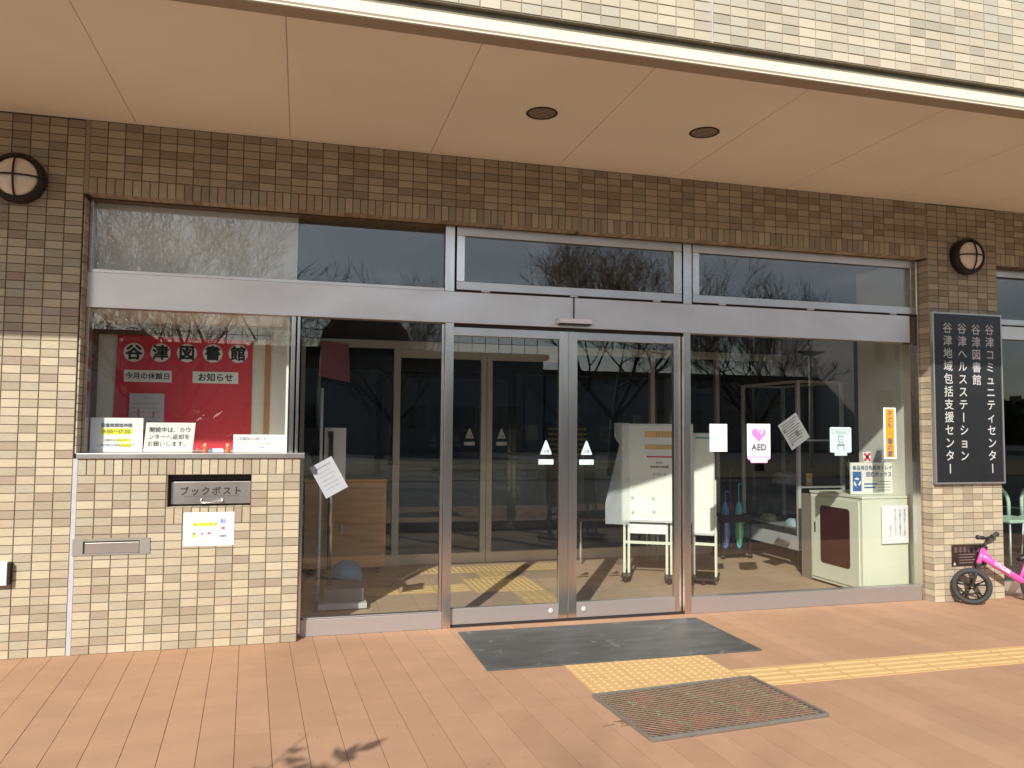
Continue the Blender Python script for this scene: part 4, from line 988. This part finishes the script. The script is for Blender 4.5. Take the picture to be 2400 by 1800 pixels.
for k in range(14):
    x = 2.80+random.gauss(0, .05); y = -1.78+random.gauss(0, .03)
    m.tube([(x, y, .002), (x+random.uniform(-.03, .03), y+random.uniform(-.012, .012), .003), (x+random.uniform(-.06, .06), y+random.uniform(-.02, .02), .002)], .0014, 4)
m.build('dry_grass_scraps', mat('brown_straw', (.18, .10, .05), .9), None, kind='stuff', label='brown plant scraps lying beside the left corner of the scraper mat', cat='litter')

m = MB(); rn = random.Random(3)
for k in range(60):
    x = rn.uniform(.2, 6.8); y = rn.uniform(-2.2, -.1); s_ = rn.uniform(.002, .006); a = rn.uniform(0, 3.1)
    c, q = math.cos(a)*s_, math.sin(a)*s_; m.add([(x-c, y-q, .002), (x+q*.6, y-c*.6, .0035), (x+c, y+q, .0025), (x-q*.6, y+c*.6, .003)], [(0, 1, 2, 3)])
m.build('leaf_crumbs', MATS['brown_straw'], None, kind='stuff', label='tiny dry leaf crumbs scattered over the terracotta paving', cat='litter')

# ------------------------------------------------------------------ pink balance bike
t = thing('balance_bike', 'pink child balance bike with black wheels leaning by the tiled pier', 'bicycle', (6.75, -.12, 0))
def wheel(c, d, par):
    ax = Vector((-d.y, d.x, 0)).normalized(); r = .145
    wl = bpy.data.objects.new('wheel', None); wl.empty_display_size = .05; place(wl, c, par)
    prof = []
    for k in range(13):
        a = 2*math.pi*k/12; prof.append((r-.021+.021*math.cos(a), .021*math.sin(a)))
    MB().lathe(prof, c, ax, 40).build('tyre', RUB, wl, smooth=True)
    MB().lathe([(.103, -.014), (.106, -.016), (.108, 0), (.106, .016), (.103, .014), (.098, .0), (.103, -.014)], c, ax, 40).build('rim', BLKM, wl, smooth=True)
    MB().lathe([(0, -.03), (.02, -.03), (.022, 0), (.02, .03), (0, .03)], c, ax, 20).build('hub', BLKM, wl, smooth=True)
    MB().lathe([(0, -.036), (.010, -.036), (.010, -.031)], c, ax, 12).build('axle_nut', mat('bright_metal', (.8, .8, .8), .25, metal=.9), wl, smooth=True)
    MB().lathe([(0, .036), (.010, .036), (.010, .031)], c, ax, 12).build('axle_nut', MATS['bright_metal'], wl, smooth=True)
    C = Vector(c)
    for k in range(5):
        a = 2*math.pi*k/5+.3
        for s in (-.16, .16):
            u = d.normalized()*math.cos(a+s) + Vector((0, 0, 1))*math.sin(a+s)
            u0 = d.normalized()*math.cos(a) + Vector((0, 0, 1))*math.sin(a)
            MB().tube([C+u0*.018, C+u*.102], [.009, .006], 6).build('spoke', BLKM, wl, smooth=True)
    return wl
fd = Vector((-.62, .50, 0)).normalized(); fa = Vector((.50, .62, 0)).normalized()
C1 = Vector((6.50, -.125, .146)); HD = Vector((6.63, -.115, .42))
wheel(C1, fd, t)
C2 = Vector((7.13, -.13, .146)); wheel(C2, Vector((1, .03, 0)), t)
crown = Vector((6.575, -.118, .315))
for s in (-1, 1):
    MB().tube([C1+fa*.034*s, C1+fa*.036*s+(crown-C1)*.6, crown+fa*.030*s], [.010, .012, .012], 8).build('fork_leg', BLKM if s > 0 else mat('black_gloss', (.03, .03, .03), .15, coat=.5), t, smooth=True)
MB().box(-.038, .038, -.018, .018, -.012, .014, M=Matrix.Translation(crown) @ Matrix.Rotation(math.atan2(fa.y, fa.x), 4, 'Z')).build('fork_crown', BLKM, t, bevel=.005)
hdir = (HD-crown).normalized(); tp = HD+hdir*.11
MB().tube([crown, HD+hdir*.02], .019, 12).build('head_tube', PKB, t, smooth=True)
MB().tube([HD+hdir*.01, tp], .011, 10).build('stem', BLKM, t, smooth=True)
MB().lathe([(.0, .0), (.024, .0), (.024, .02), (.0, .02)], HD+hdir*.02, hdir, 14).build('headset_clamp', BLKM, t, smooth=True)
fa0 = fa; fa = Vector((.93, .37, 0))
bar = [tp+fa*x+Vector((0, 0, abs(x)*.12)) for x in (-.16, -.08, 0, .08, .16)]
MB().tube(bar, .010, 8).build('handlebar', BLKM, t, smooth=True)
for s in (-1, 1):
    a = tp+fa*.085*s+Vector((0, 0, .010)); b = tp+fa*.175*s+Vector((0, 0, .021)); MB().tube([a, a+(b-a)*.9, b], [.016, .016, .020], 12).build('grip', RUB, t, smooth=True)
fa = fa0
low = Vector((6.98, -.13, .175)); f0 = crown+hdir*.075
MB().tube([f0, f0+(low-f0)*.5, low, Vector((7.06, -.13, .155))], [.030, .028, .026, .022], 14).build('main_frame', PKB, t, smooth=True)
MB().tube([HD-hdir*.0, f0+(low-f0)*.30+Vector((0, 0, .012))], [.016, .014], 10).build('gusset', PKB, t, smooth=True)
for s in (-1, 1): MB().tube([Vector((7.0, -.13+.03*s, .165)), C2+Vector((0, .04*s, 0))], .012, 8).build('rear_stay', PKB, t, smooth=True)
MB().tube([low, Vector((7.06, -.13, .33))], .014, 10).build('seat_tube', PKB, t, smooth=True)
MB().tube([Vector((6.97, -.13, .345)), Vector((7.04, -.13, .35)), Vector((7.15, -.13, .37))], [.02, .035, .05], 12).build('saddle', BLKM, t, smooth=True)
dv = (low-f0).normalized(); l = MB(); nrm = Vector((dv.z, -.0, -dv.x)); upv = Vector((0, -1, 0)).cross(dv)
upv = upv if upv.z > 0 else -upv
txt(l, 'STRIDER', (low-f0).length*.47, 0, .042, (f0+Vector((0, -.0308, 0)), dv, upv), bold=.03, sp=1.08); l.build('lettering', WHITE, t)

# ------------------------------------------------------------------ street side (seen mirrored in the glass)
def tree(x, y, h, label, seed, spread=1., lean=0, fork=1.5):
    rnd = random.Random(seed); t = thing('cherry_tree', label, 'tree', (x, y, -.06), group='bare trees across the forecourt')
    tr = MB(); cr_ = MB()
    base = Vector((x, y, -.06)); top = base+Vector((lean*.3, .05, fork))
    tr.tube([base, base+Vector((lean*.1, 0, fork*.4)), top], [.19, .15, .135], 10)
    def br(p, d, L_, r, lev):
        n = 4 if lev < 3 else 3; pts = [p]; q = p.copy(); dd = d.copy()
        for i in range(n):
            dd = (dd + Vector((rnd.gauss(0, .13), rnd.gauss(0, .13), rnd.gauss(.09, .07)))).normalized(); q = q+dd*L_/n; pts.append(q.copy())
        rs = [r*(1-.5*i/n) for i in range(n+1)]
        (tr if lev == 0 else cr_).tube(pts, rs, 6 if lev < 2 else (4 if lev < 4 else 3), cap=False)
        if lev >= 5: return
        k = (4, 4, 4, 4, 3)[lev]
        for i in range(k):
            u = rnd.uniform(.35, 1.0) if i else 1.; idx = min(n, max(1, int(round(u*n)))); pp = pts[idx]
            sd = Vector((rnd.gauss(0, 1), rnd.gauss(0, 1), rnd.gauss(.25, .6))).normalized()
            nd = (dd*(.9 if lev else .6) + sd*.75*(spread if lev < 2 else 1)).normalized()
            if nd.z < -.05: nd.z = abs(nd.z)*.3
            br(pp, nd.normalized(), L_*rnd.uniform(.58, .8), max(.0065, rs[idx]*rnd.uniform(.5, .72)), lev+1)
    for i in range(5):
        a = 2*math.pi*i/5+rnd.uniform(-.4, .4); br(top, Vector((math.cos(a)*.9*spread, math.sin(a)*.7, rnd.uniform(.7, 1.2))).normalized(), h*.36, .085, 0)
    tr.build('trunk', TREEM, t, smooth=True); cr_.build('crown', TREEM, t, smooth=True)
tree(10.4, -16.4, 7.0, 'bare spreading tree mirrored in the right door, trunk in the middle', 3, 1.3, fork=1.7)
tree(-1.7, -16.2, 8.2, 'wide bare twiggy tree mirrored in the upper left window', 5, 1.5)
tree(4.6, -23.5, 6.4, 'bare twiggy tree farther back, mirrored left of the left door leaf', 11, 1.)
tree(16.5, -18.2, 6.0, 'bare tree mirrored at right behind the side glazing', 21, 1.1)
tree(-12.5, -17, 7, 'bare tree standing farthest left on the street side', 31, 1.)
def far_building(x0, x1, y0, y1, h, m, label, wins, roof=None):
    t = thing('far_building', label, 'building', ((x0+x1)/2, y1, -.06), group='buildings across the street')
    MB().box(x0, x1, y0, y1, -.06, h).build('wall', m, t)
    MB().box(x0-.3, x1+.3, y0-.3, y1+.3, h+.001, h+.35).build('roof', roof or ROOFD, t)
    for (wx, wz, ww, wh) in wins:
        o = MB().box(wx, wx+ww, y1+.002, y1+.06, wz, wz+wh).build('window', mat('far_frame', (.22, .22, .22), .6), t, org=(wx+ww/2, y1+.03, wz+wh/2))
        o2 = MB().box(wx+.06, wx+ww-.06, y1+.061, y1+.07, wz+.06, wz+wh-.06).build('pane', GLASSD, o, org=(wx+ww/2, y1+.065, wz+wh/2))
far_building(37.9, 49, -52, -40, 9.6, BUILD1, 'white two-storey building mirrored in the right end of the glazing', [(39.6, 6.2, .8, 1.7), (41.3, 6.2, .8, 1.7), (43.5, 6.2, .8, 1.7), (39.6, 2.6, 1.4, 1.6), (43, 2.6, 1.4, 1.6)])
far_building(-8.1, 16.2, -56, -42, 5.7, BUILD2, 'long low grey hall mirrored behind the trees', [(-2+3*k, 1.2, 1.8, 1.6) for k in range(6)])
far_building(17, 37.6, -58, -44, 4.9, BUILD2, 'dark low building mirrored between the hall and the white building', [(21+3*k, 1.4, 1.6, 1.4) for k in range(5)])
far_building(-30, -8, -56, -44, 6.5, BUILD1, 'pale wide building beyond the trees at far left of the street side', [(-28+3*k, 1.6, 1.6, 1.6) for k in range(6)])
t = thing('domed_roof_house', 'house with dark rounded roof mirrored at the top of the left side glazing', 'building', (4.2, -36, -.06))
MB().box(2.2, 6.6, -38, -34, -.06, 5.2).build('wall', BUILD2, t)
m = MB(); pts = [(2.0, 5.2), (2.3, 6.2), (3.0, 7.0), (3.8, 7.5), (4.9, 7.5), (5.6, 7.0), (6.4, 6.2), (6.8, 5.2)]
n = len(pts); m.add([(a, -38.2, b) for a, b in pts]+[(a, -33.8, b) for a, b in pts], [tuple(range(n)), tuple(range(2*n-1, n-1, -1))]+[(i, n+i, n+i+1, i+1) for i in range(n-1)]); m.build('roof', ROOFD, t)
t = thing('roof_railing', 'thin metal railing along the roof of the low grey hall', 'railing', (8, -42, 6.05))
MB().box(-3.8, 15.8, -41.95, -41.9, 7.1, 7.15).build('top_rail', BLKM, t); MB().box(-3.8, 15.8, -41.95, -41.9, 6.6, 6.63).build('mid_rail', BLKM, t)
for k in range(24): bx('baluster', BLKM, t, -3.8+.85*k, -3.76+.85*k, -41.95, -41.91, 6.06, 7.1)
t = thing('street_lamp', 'pale street lamp with a flat T-shaped head mirrored in the side glazing', 'street lamp', (19.8, -19.85, -.06))
MB().tube([(19.8, -19.85, -.06), (19.8, -19.85, 4.2)], [.09, .06], 12).build('pole', OFFW, t, smooth=True)
m = MB(); m.add([(19.2, -20.0, 4.35), (20.4, -20.0, 4.35), (20.0, -19.9, 4.18), (19.6, -19.9, 4.18), (19.2, -19.7, 4.35), (20.4, -19.7, 4.35), (20.0, -19.8, 4.18), (19.6, -19.8, 4.18)], [(0, 1, 5, 4), (0, 3, 2, 1), (4, 5, 6, 7), (0, 4, 7, 3), (1, 2, 6, 5), (3, 7, 6, 2)]); m.build('head', OFFW, t)
rnd = random.Random(4)
m = MB()
for k in range(9000):
    x = rnd.uniform(-140, 190); z = rnd.uniform(0, 1)**.8*5.4*(1+.15*math.sin(x*.13)); y = -68+rnd.uniform(-2, 2); s_ = rnd.uniform(.5, 1.1); a = rnd.uniform(0, 3.1); b = rnd.uniform(-1, 1)
    u = Vector((math.cos(a), math.sin(a), 0))*s_; w = Vector((-math.sin(a)*b, math.cos(a)*b, 1)).normalized()*s_; c = Vector((x, y, z))
    m.add([c-u-w, c+u-w, c+u+w, c-u+w], [(0, 1, 2, 3)])
m.build('tree_belt', mat('far_foliage', (.035, .045, .025), 1.0, spec=0), None, kind='stuff', label='distant dark belt of trees closing the view across the street', cat='woods')
# shrub beside the camera, whose leaf tips shade the paving
t = thing('leafy_shrub', 'leafy shrub at the near edge of the pavement, throwing leaf shadows', 'shrub', (.24, -4.02, -.06))
st = MB(); lf = MB(); rnd = random.Random(9)
for k in range(16):
    a = rnd.uniform(0, 6.28); L_ = rnd.uniform(1.0, 1.62); rad = rnd.uniform(.05, .42)
    tip = Vector((.24+math.cos(a)*rad, -4.02+math.sin(a)*rad, L_)); b0 = Vector((.24+.05*math.cos(a), -4.02+.05*math.sin(a), -.06)); mid = (b0+tip)/2+Vector((.05*math.cos(a), .05*math.sin(a), .1))
    st.tube([b0, mid, tip], [.012, .008, .003], 5)
    for q in range(26):
        u = rnd.uniform(.35, 1.); p = (b0*(1-u)**2+mid*2*u*(1-u)+tip*u*u); an = rnd.uniform(0, 6.28); dd = Vector((math.cos(an), math.sin(an), rnd.uniform(-.2, .8))).normalized(); ln = rnd.uniform(.09, .16); w = dd.cross(Vector((0, 0, 1))).normalized()*.030
        lf.add([p, p+dd*ln*.5+w, p+dd*ln, p+dd*ln*.5-w], [(0, 1, 2, 3)])
st.build('stem', TREEM, t, smooth=True); lf.build('leaves', LEAF, t)
